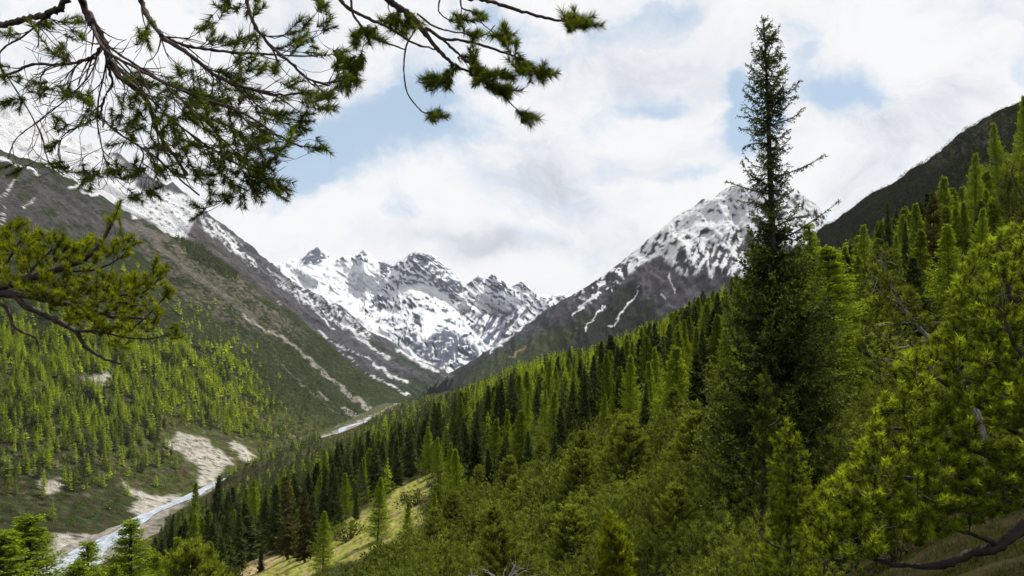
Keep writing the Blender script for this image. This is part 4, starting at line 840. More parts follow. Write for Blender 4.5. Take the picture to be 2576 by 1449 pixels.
def scatter_E():
    rs = np.random.RandomState(79); g = GR['E']; V, X, Y = g['V'], g['X'], g['Y']; ok = np.where(g['ok'] & (X > 1990) & (X < 2650))[0]; res = []
    for j in rs.choice(ok, 900, False):
        lowz = (Y[j]-np.interp(X[j], [2030, 2576], [618, 237])) ; 
        if rs.rand() > np.interp(lowz, [0, 60, 160], [.12, .3, 1.]): continue
        x, y, z = V[j]; res.append(dict(kind='larch' if rs.rand() < .25 and lowz > 100 else 'spruce', x=x, y=y, z=z-.3, h=5+6*rs.rand(), X=X[j], Y=Y[j], reg='E', v=int(rs.randint(4)), rot=rs.rand()*6.28, br=.5+.4*rs.rand(), wf=.9))
    return res
def scatter_bush():
    rs = np.random.RandomState(80); xs, ys = [], []; y = 11.
    while y < 260:
        sp = 1.75+.006*y; w = .74*y+6; n = int(2*w/sp); xs.append(np.linspace(-w, w, n)+rs.randn(n)*sp*.35); ys.append(y+rs.randn(n)*sp*.35); y += sp
    x = np.concatenate(xs); y = np.concatenate(ys); z = zF(x, y); X, Y = proj(x, y, z); n = len(x); h = (1.5+1.6*rs.rand(n))*np.interp(y, [10, 25, 60], [.5, .85, 1.15]); Xt, Yt = proj(x, y, z+h)
    m = (X > -100) & (X < 2680) & (Yt < 1520); m &= in_poly(X, Y, BUSHZ) | ((rs.rand(n) < .5) & (y > 60) & (X > 480)); m &= Yt > np.interp(Xt, TL[:, 0], TL[:, 1])+30
    for f in (0, .5, .8, 1.0):
        a, b = proj(x, y, z+h*f); m &= ~(in_poly(a, b, MD_IN) & ((rs.rand(n) < .82) | (y < 90)))
    m &= ~((X > 2250) & (y < 16)); m &= ~(x < -8-.05*y) | (y > 40)
    for ox, oy, orr in OCC: m &= np.hypot(x-ox, y-oy) > orr
    m &= np.hypot(x-7.9, y-26) > 1.5
    return [dict(kind='bush', x=x[j], y=y[j], z=z[j]-.05, h=h[j], X=X[j], Y=Y[j], reg='F', v=int(rs.randint(5)), rot=rs.rand()*6.28, br=.75+.5*rs.rand(), wf=.85+.4*rs.rand()) for j in np.where(m)[0]]
LM = [(1583, 990, 'tallest larch of the middle slope'), (1700, 980, 'broad feathery larch'), (1152, 1210, 'slender larch above the meadow'), (952, 1280, 'pointed larch at the meadow edge'), (1023, 1310, 'sunlit larch in the meadow'), (815, 1370, 'rounded larch below the meadow'),
 (650, 1300, 'bright larch among the spruces'), (488, 1300, 'larch pair at the river bend'), (1332, 1200, 'small lone bright larch'), (1100, 1130, 'three round larches'), (1257, 1040, 'two blackish spruces'), (1346, 1050, 'two slim larches'), (728, 1290, 'reddish tree'), (586, 1360, 'twin dense spruces'),
 (2085, 850, 'vivid green larch'), (2365, 600, 'tall larch on the right slope'), (2520, 480, 'larches at the right edge'), (2335, 640, 'tall reddish spruce'), (2230, 640, 'thin spire-like spruce'), (1940, 800, 'tall dark spruce'), (1237, 1190, 'spruce beside the slender larch'), (1470, 1020, 'narrow spruce by the tallest larch'),
 (540, 1290, 'spruce by the sandy bank'), (932, 1190, 'black-green spruce above the meadow'), (860, 1100, 'far bend of the river'), (1800, 790, 'foot of the snowy right mountain'), (1300, 920, 'small orange scree patch')]
LMB = [(1545, 1400, 'yellow-green sapling'), (1985, 1300, 'bright young pine'), (1950, 1420, 'trunk of the tall spruce'), (1760, 1090, 'shaded spruce'), (1332, 1230, 'small lone bright larch'), (1152, 1290, 'slender larch above the meadow'), (1000, 1400, 'lower end of the meadow'), (1250, 1420, 'grey dead branches'), (2085, 1090, 'vivid green larch'), (2300, 1400, 'curved dark bough'), (2400, 960, 'leaning grey stem'),
 (1450, 1140, 'tiny yellow-green larch'), (1600, 1100, 'tallest larch of the middle slope'), (815, 1400, 'rounded larch below the meadow'), (1750, 1300, 'shadowed hollow left of the spruce'), (1400, 1300, 'shrub field centre'), (560, 1400, 'twin dense spruces'), (2576, 1150, 'big sunlit pine')]
LMC = [(245, 960, 'pale bare patch on the left slope'), (500, 1150, 'big sandy cliff'), (612, 1140, 'small sandy cliff'), (380, 1240, 'sandy bank at the river bend'), (130, 1220, 'bare patch near the left edge'), (440, 860, 'tip of the golden bough'), (190, 1370, 'gravel bank of the river'), (20, 900, 'left picture edge under the bough'), (560, 920, 'upper corner of the larch wood'), (350, 1050, 'middle of the left slope'), (690, 1060, 'lower right corner of the larch wood'), (520, 650, 'dark tree line on the scree'), (100, 1050, 'faint path on the left slope')]
LME = [(2150, 540, 'crest of the dark ridge'), (2300, 500, 'dark ridge face'), (2450, 400, 'rock band of the dark ridge')]
ORD = ['nearest', 'second', 'third', 'fourth', 'fifth', 'sixth', 'seventh', 'eighth', 'ninth', 'tenth', 'eleventh', 'twelfth', 'thirteenth', 'fourteenth', 'fifteenth', 'sixteenth', 'seventeenth', 'eighteenth', 'nineteenth', 'twentieth', 'twenty-first', 'twenty-second', 'twenty-third', 'twenty-fourth']
def label_all(sel):
    by = {}
    for t in sel:
        lm = LMB if t['kind'] in ('bush', 'pine') else LMC if t['reg'] == 'C' else LME if t['reg'] == 'E' else LM
        Yc = t['Y']-t['h']/t['y']*F_D*.5; k = min(range(len(lm)), key=lambda i: math.hypot(lm[i][0]-t['X'], (lm[i][1]-Yc)*1.3)); dx, dy = t['X']-lm[k][0], Yc-lm[k][1]
        rel = ('right of' if dx > 0 else 'left of') if abs(dx) > abs(dy)*1.2 else ('above' if dy < 0 else 'below')
        size = 'large' if t['h']/t['y'] > {'bush': .055, 'pine': .09}.get(t['kind'], .062) else 'small'
        nm = {'bush': 'dwarf pine', 'pine': 'young pine', 'larch': 'larch', 'spruce': 'spruce'}[t['kind']]; col = {'bush': 'bushy', 'pine': 'upright', 'larch': 'bright green', 'spruce': 'dark'}[t['kind']]
        by.setdefault((size, col, nm, rel, lm[k][2]), []).append((math.hypot(dx, dy), id(t), t))
    for (size, col, nm, rel, l), a in by.items():
        a.sort()
        for i, (_, _, t) in enumerate(a):
            if i < 24: t['lab'] = '%s %s %s %s %s the %s' % (ORD[i], size, col, nm, rel, l)
            else: t['lab'] = '%s %s %s well %s the %s' % (size, col, nm, rel, l)
            t['grp'] = '%s %s the %s' % (nm+('es' if nm == 'larch' else 's'), rel, l)
def place_all():
    T = scatter_F()+scatter_C()+scatter_E(); Bs = scatter_bush(); stuff = {}; rs = np.random.RandomState(9); pines = []
    cand = [t for t in Bs if 24 < t['y'] < 120 and t['X'] > 1080 and t['h'] > 2.0]
    for t in cand:
        if rs.rand() < .16 and all(math.hypot(t['x']-q['x'], t['y']-q['y']) > 2.6 for q in pines): pines.append(t)
    for t in pines[:130]: t['kind'] = 'pine'; t['h'] = 2.6+2.6*rs.rand(); Bs.remove(t)
    sel = []
    for kind, lst in (('spruce', [t for t in T if t['kind'] == 'spruce']), ('larch', [t for t in T if t['kind'] == 'larch']), ('bush', Bs)):
        ne = sum(1 for e in EXPL if e[0] == kind); lst.sort(key=lambda t: -t['h']/t['y'])
        k = 296-ne; n_i = 0; rest = []
        for t in lst:
            infr = -20 < t['X'] < 2596
            if n_i < k and infr:
                lv = 0 if (t['h']/t['y']*804 > 26 or kind == 'bush') else 1; vv = (int(t['rot']*37) % 7 if kind == 'spruce' and lv == 0 else t['v'] % 4) if kind != 'bush' else (5+t['v'] % 4 if t['y'] < 45 else t['v'] % 5)
                t['o'] = put_tree(kind, vv, t['x'], t['y'], t['z'], t['h'], t['wf'], 'x', 'x', t['rot'], lv); n_i += 1; sel.append(t)
            else: rest.append(t)
        H = 2.2 if kind == 'bush' else 12.
        items = [(kind, 1 if (kind == 'bush' or t['h']/t['y']*804 > 13) else 2, t['v'] % 4, t['x'], t['y'], t['z'], t['h']/H*t['wf'], t['h']/H, t['rot'], t['br']) for t in rest]
        if kind == 'bush': items += scatter_shrubs()
        print('KIND', kind, 'total', len(lst), 'indiv', n_i, 'rest', len(items), 'sizes', round(lst[min(len(lst)-1, k)]['h']/lst[min(len(lst)-1, k)]['y']*804, 1))
        if items: merged({'spruce': 'spruce_forest', 'larch': 'larch_forest', 'bush': 'dwarf_pine_scrub'}[kind], items, [{'spruce': M_spruce_s, 'larch': M_larch_s, 'bush': M_pine_s}[kind], M_bark],
               {'spruce': 'distant dark spruce forest covering the wooded slopes', 'larch': 'distant bright green larch forest on both sides of the river', 'bush': 'dense scrub of small distant dwarf pines between the trees'}[kind], {'spruce': 'forest', 'larch': 'forest', 'bush': 'scrub'}[kind])
    for t in pines[:130]: t['o'] = put_tree('pine', t['v'] % 3, t['x'], t['y'], t['z'], t['h'], .8+.4*rs.rand(), 'x', 'x', t['rot']); sel.append(t)
    label_all(sel)
    for t in sel: t['o']['label'] = t['lab']; t['o']['group'] = t['grp']
place_all()
# ------------------------------------------------------------------ the tall dark spruce
def tall_spruce():
    d = 26.0; rs = np.random.RandomState(5); k = d/F_D
    base = W(1945, 1420, d); gz = float(zF(base[0], base[1])); top = W(1921, 42, d)
    root = bpy.data.objects.new('spruce_tree', None); COL.objects.link(root); root.location = (base[0], base[1], gz)
    tag(root, 'very tall dark spruce towering against the sky right of centre', 'spruce'); OCC.append((base[0], base[1], 1.5))
    off = np.array([base[0], base[1], gz])
    def at(X, Y, dd=d): return W(X, Y, dd)-off
    tr = np.array([at(np.interp(Y, [42, 200, 500, 800, 1420, 1560], [1921, 1929, 1940, 1950, 1962, 1966]), Y) for Y in np.linspace(42, 1560, 26)])
    B = Bld(); B.tube(tr[::-1], np.interp(np.linspace(1560, 42, 26), [42, 300, 700, 1450], [.012, .07, .125, .20]), 8)
    link('trunk', B.mesh('trunk', [M_bark], True), root)
    ys = [42, 60, 80, 120, 160, 200, 240, 290, 330, 370, 420, 460, 500, 540, 580, 620, 700, 800, 900, 1000, 1100, 1200, 1300, 1400]
    Lf = [5, 16, 24, 34, 46, 54, 58, 62, 60, 56, 68, 70, 66, 62, 62, 72, 92, 125, 150, 165, 175, 190, 205, 210]
    Rt = [5, 16, 30, 46, 52, 54, 60, 66, 58, 50, 52, 54, 62, 72, 84, 90, 105, 130, 155, 165, 175, 180, 180, 170]
    C = Bld(); T = Bld(); O = []; D = []; Ls = []; C1 = []; C2 = []
    bc = 1.
    def branch(P, dens=1.0, big=1.0, thick=.014, bare=.0, fat=1.0):
        bc = rs.choice([.4, 1.1, 1.9]); P = np.asarray(P); L = float(np.sum(np.linalg.norm(np.diff(P, axis=0), axis=1))); s = np.linspace(0, 1, len(P)); T.tube(P, np.linspace(thick*(1+L*.35), .004, len(P)), 4)
        tg = nrm(np.gradient(P, axis=0)); n = max(4, int(L/.065*dens)); sp = np.sort(bare+(1-bare)*rs.rand(n)); pos = np.stack([np.interp(sp, s, P[:, q]) for q in range(3)], 1); t2 = nrm(np.stack([np.interp(sp, s, tg[:, q]) for q in range(3)], 1))
        lat = nrm(np.cross(t2, np.array([0, 0, 1.]))); sg = np.where(rs.rand(n) < .5, -1, 1)[:, None]
        dd = nrm(t2*.75+lat*sg*(.9*rs.rand(n, 1)+.1)+np.array([0, 0, -.30])+.28*rs.randn(n, 3)); ll = np.minimum(.26*big, L*.42)*(1-.6*sp)*(.4+.9*rs.rand(n))+.05
        for p, q, l, ss in zip(pos, dd, ll, sp):
            m = max(3, int(l/(.024*fat))); u = (np.arange(m)+rs.rand(m))/m; pp = p+q*(l*u)[:, None]; pp[:, 2] -= .25*l*u*u; T_ = np.array([p, p+q*l*.5, p+q*l]); T_[2, 2] -= .2*l; T_[1, 2] -= .05*l
            if l > .12: T.tube(T_, [.005, .004, .002], 3)
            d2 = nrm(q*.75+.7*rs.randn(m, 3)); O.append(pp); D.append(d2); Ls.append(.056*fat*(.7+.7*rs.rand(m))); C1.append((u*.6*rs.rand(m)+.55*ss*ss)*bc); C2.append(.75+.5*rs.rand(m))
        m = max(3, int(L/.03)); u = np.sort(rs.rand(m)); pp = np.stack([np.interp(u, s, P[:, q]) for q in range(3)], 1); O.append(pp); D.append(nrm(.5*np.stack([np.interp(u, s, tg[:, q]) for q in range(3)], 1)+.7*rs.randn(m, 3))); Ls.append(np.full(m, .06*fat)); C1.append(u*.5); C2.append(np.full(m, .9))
    Y = 52.
    while Y < 1420:
        t = (Y-42)/1400; nb = 6 if Y < 560 else 10
        if Y < 560 and rs.rand() < .18: Y += 9; continue
        for j in range(nb):
            az = rs.rand()*2*pi; cx_ = cos(az); prof = np.interp(Y, ys, Lf) if cx_ < 0 else np.interp(Y, ys, Rt)
            L = prof*k*(.45+.62*rs.rand()) if Y < 600 else prof*k*(.75+.45*rs.rand())
            p0 = np.array([np.interp(Y, [42, 200, 500, 800, 1420], [1921, 1929, 1940, 1950, 1962]), Y]); p0 = at(p0[0], p0[1]); out = np.array([cos(az), sin(az), 0]); s = np.linspace(0, 1, 7)
            e = (.75 if Y < 120 else .25 if Y < 300 else .05 if Y < 600 else -.10)+.22*rs.randn(); P = p0+out*(L*s)[:, None]; P[:, 2] += L*(e*s-.30*np.sin(s*pi*.8)+.28*s**3)
            branch(P, dens=(1.0 if Y < 620 else .95), big=1.0 if Y < 620 else 1.5, bare=.05, fat=1.0 if Y < 560 else 1.7)
        Y += 11 if Y < 300 else (15 if Y < 620 else 15)
    # the limbs that stand out from the outline: photo points (X,Y) with depth offsets
    for pts in ([(1944, 448, 0), (1975, 438, -.2), (2010, 425, -.3), (2045, 408, -.4), (2073, 388, -.4)], [(1950, 600, 0), (1990, 590, -.2), (2030, 565, -.3), (2070, 538, -.4), (2106, 508, -.5)],
                [(1938, 488, 0), (1900, 480, -.2), (1860, 468, -.2), (1828, 456, -.2)], [(1936, 470, 0), (1905, 450, .1), (1880, 432, .1), (1868, 405, .1)], [(1930, 240, 0), (1965, 236, 0), (1998, 222, 0), (2010, 203, 0)],
                [(1930, 246, 0), (1970, 248, .2), (2005, 242, .2)], [(1934, 318, 0), (1970, 305, 0), (2000, 292, 0), (2018, 272, 0)], [(1930, 232, 0), (1905, 228, 0), (1872, 208, 0)], [(1934, 305, 0), (1900, 300, 0), (1862, 292, 0)],
                [(1935, 330, 0), (1895, 328, .1), (1856, 322, .1)], [(1927, 190, 0), (1900, 178, 0), (1880, 165, 0)], [(1940, 520, 0), (1900, 512, 0), (1855, 505, 0)], [(1948, 570, 0), (2000, 548, .3), (2040, 540, .3)], [(1936, 395, 0), (1990, 372, 0)], [(1936, 360, 0), (1890, 362, 0), (1872, 372, 0)],
                [(1925, 100, 0), (1945, 98, 0), (1966, 104, 0)], [(1928, 150, 0), (1955, 140, 0), (1978, 148, 0)]):
        P = np.array([at(a, b, d+c) for a, b, c in pts]); branch(resample(P, 9), dens=1.5, big=.8, thick=.02)
    O = np.concatenate(O); D = np.concatenate(D); Ls = np.concatenate(Ls); C1 = np.concatenate(C1); C2 = np.concatenate(C2)
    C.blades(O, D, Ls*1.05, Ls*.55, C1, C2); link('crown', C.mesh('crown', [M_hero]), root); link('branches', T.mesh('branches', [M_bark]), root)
    print('hero needles', len(O))
tall_spruce()

# ------------------------------------------------------------------ boughs grown from limbs towards tufts
def grow(limbs, targets, name, label, cat, needle_mat, bark_mat, base=None, nn=70, nl=.045, nw=.0022, tl=.09, reach=(0, 9e9), seed=0, r_tw=.004, sag=.12, updir=.0, spread=.8, bare=(), contr=(.5, 1.), trunk=()):
    """limbs: list of (points (k,3) world, r0, r1); targets (n,3) world tuft bases"""
    rs = np.random.RandomState(seed); root = bpy.data.objects.new(name, None); COL.objects.link(root)
    base = np.array(base if base is not None else limbs[0][0][0]); root.location = base; tag(root, label, cat)
    N = []; NT = []; NR = []; NL = []; LB = []
    if len(trunk):
        TB = Bld()
        for P, r0, r1 in trunk: Q = resample(P, 14); TB.tube(Q-base, np.linspace(r0, r1, 14)*(1+.06*rs.randn(14)), 10)
        link('trunk', TB.mesh('trunk', [bark_mat], True), root)
    for li, (P, r0, r1) in enumerate(limbs):
        Q = resample(P, max(12, len(P)*6)); Q = Q+rs.randn(*Q.shape)*r1*.35; tg = nrm(np.gradient(Q, axis=0)); rr = np.linspace(r0, r1, len(Q)); B = Bld(); B.tube(Q-base, rr*(1+.12*rs.randn(len(Q))), 7); LB.append(B)
        N.append(Q); NT.append(tg); NR.append(rr); NL.append(np.full(len(Q), li))
    N = np.concatenate(N); NT = np.concatenate(NT); NR = np.concatenate(NR); NL = np.concatenate(NL)
    T = np.array(targets); nbare = len(bare); isb = np.zeros(len(T), bool)
    if nbare: T = np.concatenate([T, np.array(bare)]); isb = np.concatenate([isb, np.ones(nbare, bool)])
    dm = np.array([np.min(np.linalg.norm(N-t, axis=1)) for t in T]); od = np.argsort(dm); T = T[od]; isb = isb[od]
    CB = [Bld() for _ in limbs]; TO = [[] for _ in limbs]; TD = [[] for _ in limbs]
    for t, b_ in zip(T, isb):
        v = t-N; dist = np.linalg.norm(v, axis=1); ca = np.sum(nrm(v)*NT, 1); cost = dist*(1+1.1*(1-ca))+np.where(dist < reach[0], (reach[0]-dist)*2.5, 0)*1.0; cost = cost*(1+.25*rs.rand(len(cost)))
        j = int(np.argmin(cost)); p0 = N[j]; L = dist[j]; li = int(NL[j])
        td = nrm(nrm(t-p0)+np.array([0, 0, updir])+.3*rs.randn(3)); side = rs.randn(3)*.10*L; m1 = p0+NT[j]*L*.38+side; m2 = t-td*L*.32+side*.5; m1[2] -= sag*L*.5; m2[2] -= sag*L*.6
        n = max(5, min(14, int(L/.05)+3)); s = np.linspace(0, 1, n)[:, None]; P = (1-s)**3*p0+3*(1-s)**2*s*m1+3*(1-s)*s*s*m2+s**3*t
        r0 = min(NR[j]*.75, r_tw*(1+L*2.2)); rr = np.linspace(r0, r_tw*.45, n); LB[li].tube(P-base, rr, 4)
        tg = nrm(np.gradient(P, axis=0)); N = np.concatenate([N, P[1:]]); NT = np.concatenate([NT, tg[1:]]); NR = np.concatenate([NR, rr[1:]]); NL = np.concatenate([NL, np.full(n-1, li)])
        if b_: continue
        TO[li].append(t); TD[li].append(nrm(tg[-1]*.8+td*.5+np.array([0, 0, updir*.6])))
    for li in range(len(limbs)):
        br = link('branch', LB[li].mesh('branch', [bark_mat], True), root)
        if not TO[li]: continue
        o = np.array(TO[li])-base; d = np.array(TD[li]); m = len(o); w = contr[0]+(contr[1]-contr[0])*rs.rand(m); q = rs.rand(m*nn, 1)
        LL = np.repeat(.75+.5*rs.rand(m), nn)
        oo = np.repeat(o, nn, 0)+np.repeat(d, nn, 0)*((q-.55)*tl*1.5*LL[:, None]); perp = rs.randn(m*nn, 3); dn = np.repeat(d, nn, 0); perp = nrm(perp-np.sum(perp*dn, 1, keepdims=True)*dn)
        dd = nrm(dn*(.55+.5*q)+perp*spread*(.75+.5*rs.rand(m*nn, 1))+np.array([0, 0, .1]))
        CB[li].needles(oo, dd, nl*(.7+.5*rs.rand(m*nn))*LL, nw, np.repeat(w, nn)*(.35+.65*q[:, 0])+.25*rs.rand(m*nn)-.1, .8+.4*rs.rand(m*nn))  # needles darker towards the tuft base: inner shade put into their colour
        link('needles', CB[li].mesh('needles', [needle_mat]), br)
    return root
def WD(pts, d0=None): return np.array([W(p[0], p[1], p[2] if len(p) > 2 else d0) for p in pts])
def jit(pts, d, jd, jp, rs, rep=1):
    out = []
    for p in pts:
        for r in range(rep): out.append(W(p[0]+rs.randn()*jp, p[1]+rs.randn()*jp, d+rs.randn()*jd))
    return out

MB_ = resample(np.array([[-3.5, 1.05, 1.9], [-2.9, 1.9, 2.5], [-2.1, 2.6, 2.55], [-1.3, 2.9, 2.45], [-.6, 3.1, 2.35], [-.1, 3.2, 2.15]]), 40)
OVER = [(MB_[::3], .06, .014)]
for _X, _Y, _d, _r in ((190, -260, 3.0, .018), (180, -260, 3.1, .010), (340, -260, 3.2, .013), (600, -260, 2.9, .008), (960, -260, 3.3, .018), (1120, -200, 3.3, .010), (740, -160, 3.3, .009), (880, -100, 3.3, .006), (1130, -100, 3.3, .004), (1160, -60, 3.3, .004), (-120, 60, 3.3, .012), (-60, 205, 3.1, .006)):
    _b = W(_X, _Y, _d); _k = int(np.argmin(np.abs(MB_[:, 0]-(_b[0]-.45)))); _m = MB_[_k]
    if _X < 0: _m = np.array([-3.5, 1.05, 1.2])
    OVER.append((np.array([_m, _m*.6+_b*.4+np.array([0, 0, .10]), _m*.15+_b*.85+np.array([-.02, 0, .08]), _b]), _r*1.4, _r))
def overhead_pine():
    rs = np.random.RandomState(21); d = 3.1
    L = lambda *p: WD(p, d)
    limbs = [(L((190, -260, 3.0), (198, -60, 3.0), (212, 20), (235, 62), (262, 108), (276, 150), (300, 190, 3.2), (345, 225, 3.2), (375, 262, 3.3), (392, 320, 3.3), (430, 380, 3.3), (470, 440, 3.3)), .034, .008),
             (L((-120, 60, 3.3), (0, 66, 3.2), (50, 50, 3.1), (100, 42), (140, 26), (158, 12), (166, -60), (180, -260)), .022, .017),
             (L((262, 108), (238, 138), (210, 152), (150, 163), (80, 163), (35, 182), (-60, 205)), .013, .006),
             (L((340, -260, 3.2), (350, -40, 3.2), (362, 20, 3.2), (385, 60, 3.1), (405, 88, 3.0), (412, 98, 3.0), (470, 132, 2.9), (530, 180, 2.9), (580, 208, 2.9), (640, 226, 2.9), (700, 238, 2.9), (770, 232, 2.8)), .024, .005),
             (L((412, 92, 3.0), (470, 115, 3.1), (550, 128, 3.1), (640, 134, 3.2), (720, 140, 3.2), (800, 142, 3.2)), .012, .004),
             (L((600, -260, 2.9), (615, -40, 2.9), (628, 30, 2.9), (650, 78, 2.9), (690, 125, 2.9), (725, 150, 2.8), (770, 195, 2.8), (830, 215, 2.8)), .014, .005),
             (L((262, 108), (270, 160, 3.3), (282, 210, 3.4), (262, 248, 3.4), (255, 290, 3.4), (285, 325, 3.3), (330, 355, 3.3), (390, 395, 3.2), (440, 440, 3.2), (500, 490, 3.1)), .012, .0045),
             (L((232, 58), (260, 120, 2.9), (340, 170, 2.8), (430, 215, 2.7), (520, 250, 2.7), (620, 290, 2.7), (700, 340, 2.7), (760, 370, 2.7)), .011, .004),
             (L((276, 150), (330, 200, 3.3), (400, 270, 3.3), (470, 330, 3.2), (540, 380, 3.2), (610, 420, 3.1), (680, 470, 3.1)), .010, .004),
             (L((262, 108, 3.2), (320, 150, 3.4), (400, 200, 3.5), (480, 270, 3.5), (550, 340, 3.4), (600, 390, 3.4), (640, 420, 3.3)), .010, .004),
             (L((130, 30), (60, 90, 3.2), (10, 120, 3.3), (-5, 160, 3.3), (30, 210, 3.3), (100, 330, 3.3), (120, 400, 3.3), (160, 440, 3.3)), .008, .003),
             (L((255, 290, 3.4), (215, 310, 3.4), (165, 335, 3.4), (148, 370, 3.4), (150, 400, 3.4), (175, 430, 3.4)), .007, .003),
             (L((250, 120, 3.3), (225, 190, 3.5), (160, 255, 3.6), (90, 310, 3.6), (40, 350, 3.6), (20, 400, 3.6)), .007, .003),
             (L((270, 150, 3.2), (245, 280, 3.3), (258, 380, 3.3), (272, 420, 3.3)), .007, .003)]
    tuft = [(107, 65), (95, 75), (125, 62), (180, 48), (195, 58), (170, 55), (153, 128), (145, 138), (165, 135), (190, 83), (200, 90), (33, 77), (20, 85), (8, 165), (12, 185), (20, 258), (35, 265), (50, 262), (95, 208), (105, 225), (92, 232), (50, 203), (157, 233), (170, 222), (182, 240),
            (33, 423), (45, 430), (22, 430), (127, 360), (120, 370), (135, 415), (145, 420), (213, 445), (228, 450), (242, 440), (200, 440), (147, 315), (155, 325), (227, 298), (210, 300), (218, 245), (200, 245), (230, 260), (293, 430), (305, 425), (318, 440), (278, 430), (270, 440), (327, 343), (297, 360), (305, 250), (315, 258), (330, 198), (322, 205), (290, 300), (300, 308), (318, 310), (335, 305),
            (363, 93), (355, 85), (375, 95), (375, 65), (513, 62), (505, 70), (537, 93), (545, 100), (617, 100), (600, 105), (585, 108), (632, 95), (645, 102), (570, 100), (562, 10), (580, 22), (600, 15), (620, 25), (640, 10), (650, 28), (560, 30), (617, 155), (630, 170), (645, 175), (660, 165), (685, 167), (690, 172), (590, 190), (575, 185), (605, 180), (600, 150),
            (745, 62), (760, 75), (735, 85), (750, 98), (765, 105), (740, 112), (715, 118), (795, 123), (785, 130), (820, 60), (830, 70), (808, 12), (820, 22), (800, 5), (835, 135), (850, 150), (858, 130), (860, 165), (848, 180), (865, 190), (733, 205), (745, 215), (722, 220), (775, 240), (790, 250), (805, 245), (820, 255), (815, 235), (838, 225), (850, 200), (842, 240), (830, 265), (800, 265), (780, 265), (755, 305), (765, 320), (748, 330), (770, 295), (785, 370), (800, 375), (812, 368), (740, 350), (735, 335),
            (683, 288), (670, 275), (690, 300), (493, 247), (510, 240), (525, 250), (480, 262), (470, 275), (500, 270), (520, 270), (535, 262), (495, 290), (510, 300), (480, 300), (465, 290), (593, 285), (580, 275), (605, 295), (653, 350), (640, 360), (665, 345), (635, 370), (650, 420), (665, 430), (680, 412), (690, 400), (702, 388), (708, 375), (660, 440), (640, 430), (567, 388), (575, 400), (467, 380), (455, 390), (500, 365), (480, 370), (402, 355), (410, 370), (398, 385), (397, 425), (405, 435), (517, 440), (505, 430), (530, 450), (577, 470), (590, 465), (655, 465), (640, 475), (710, 467), (720, 475), (700, 478),
            (667, 333), (540, 350), (550, 330), (560, 310), (440, 330), (430, 310), (450, 350), (345, 250), (360, 290), (420, 290), (445, 255), (350, 330), (377, 488), (390, 485), (337, 500), (345, 492), (550, 500), (565, 497), (583, 495), (503, 522), (640, 495), (650, 490), (708, 487), (695, 480), (530, 490), (610, 500), (540, 410), (555, 420), (600, 440), (440, 220), (560, 240), (620, 250), (560, 260), (640, 320), (610, 345), (590, 330), (520, 320), (720, 285), (710, 260), (620, 385)]
    tg = jit(tuft, d, .20, 4, rs, 1)+jit(tuft[::2], d, .2, 9, rs, 1); 
    cl = [(rs.uniform(330, 780), rs.uniform(180, 470)) for _ in range(130)]
    cl = [c for c in cl if c[1] < 560-.1*c[0] and c[1] > .30*c[0]+20 and c[1] < 1.2*c[0]+20 and not (c[0] > 720 and c[1] > 320)]; tg += jit(cl, d, .25, 3, rs)
    bt = [c for c in [(rs.uniform(60, 760), rs.uniform(60, 480)) for _ in range(1000)] if c[1] < 580-.2*c[0] and c[1] > .22*c[0]-20][:430]
    limbs = [(P, a*.52, b*.8) for P, a, b in limbs]
    grow(limbs, tg, 'pine_tree', 'overhead pine whose drooping twiggy boughs hang in across the top left', 'pine tree', M_nup, M_barkp, nn=120, nl=.031, nw=.0028, tl=.050, reach=(.12, 9), seed=3, r_tw=.0030, sag=.12, spread=.95, bare=jit(bt, d, .25, 3, rs), base=W(190, -260, 3.0),
         trunk=[(np.array([[-3.7, 1.0, float(zF(-3.7, 1.0))-.3], [-3.6, 1.0, 0], [-3.5, 1.05, 2.2], [-3.45, 1.1, 5.5]]), .20, .10)]+OVER)
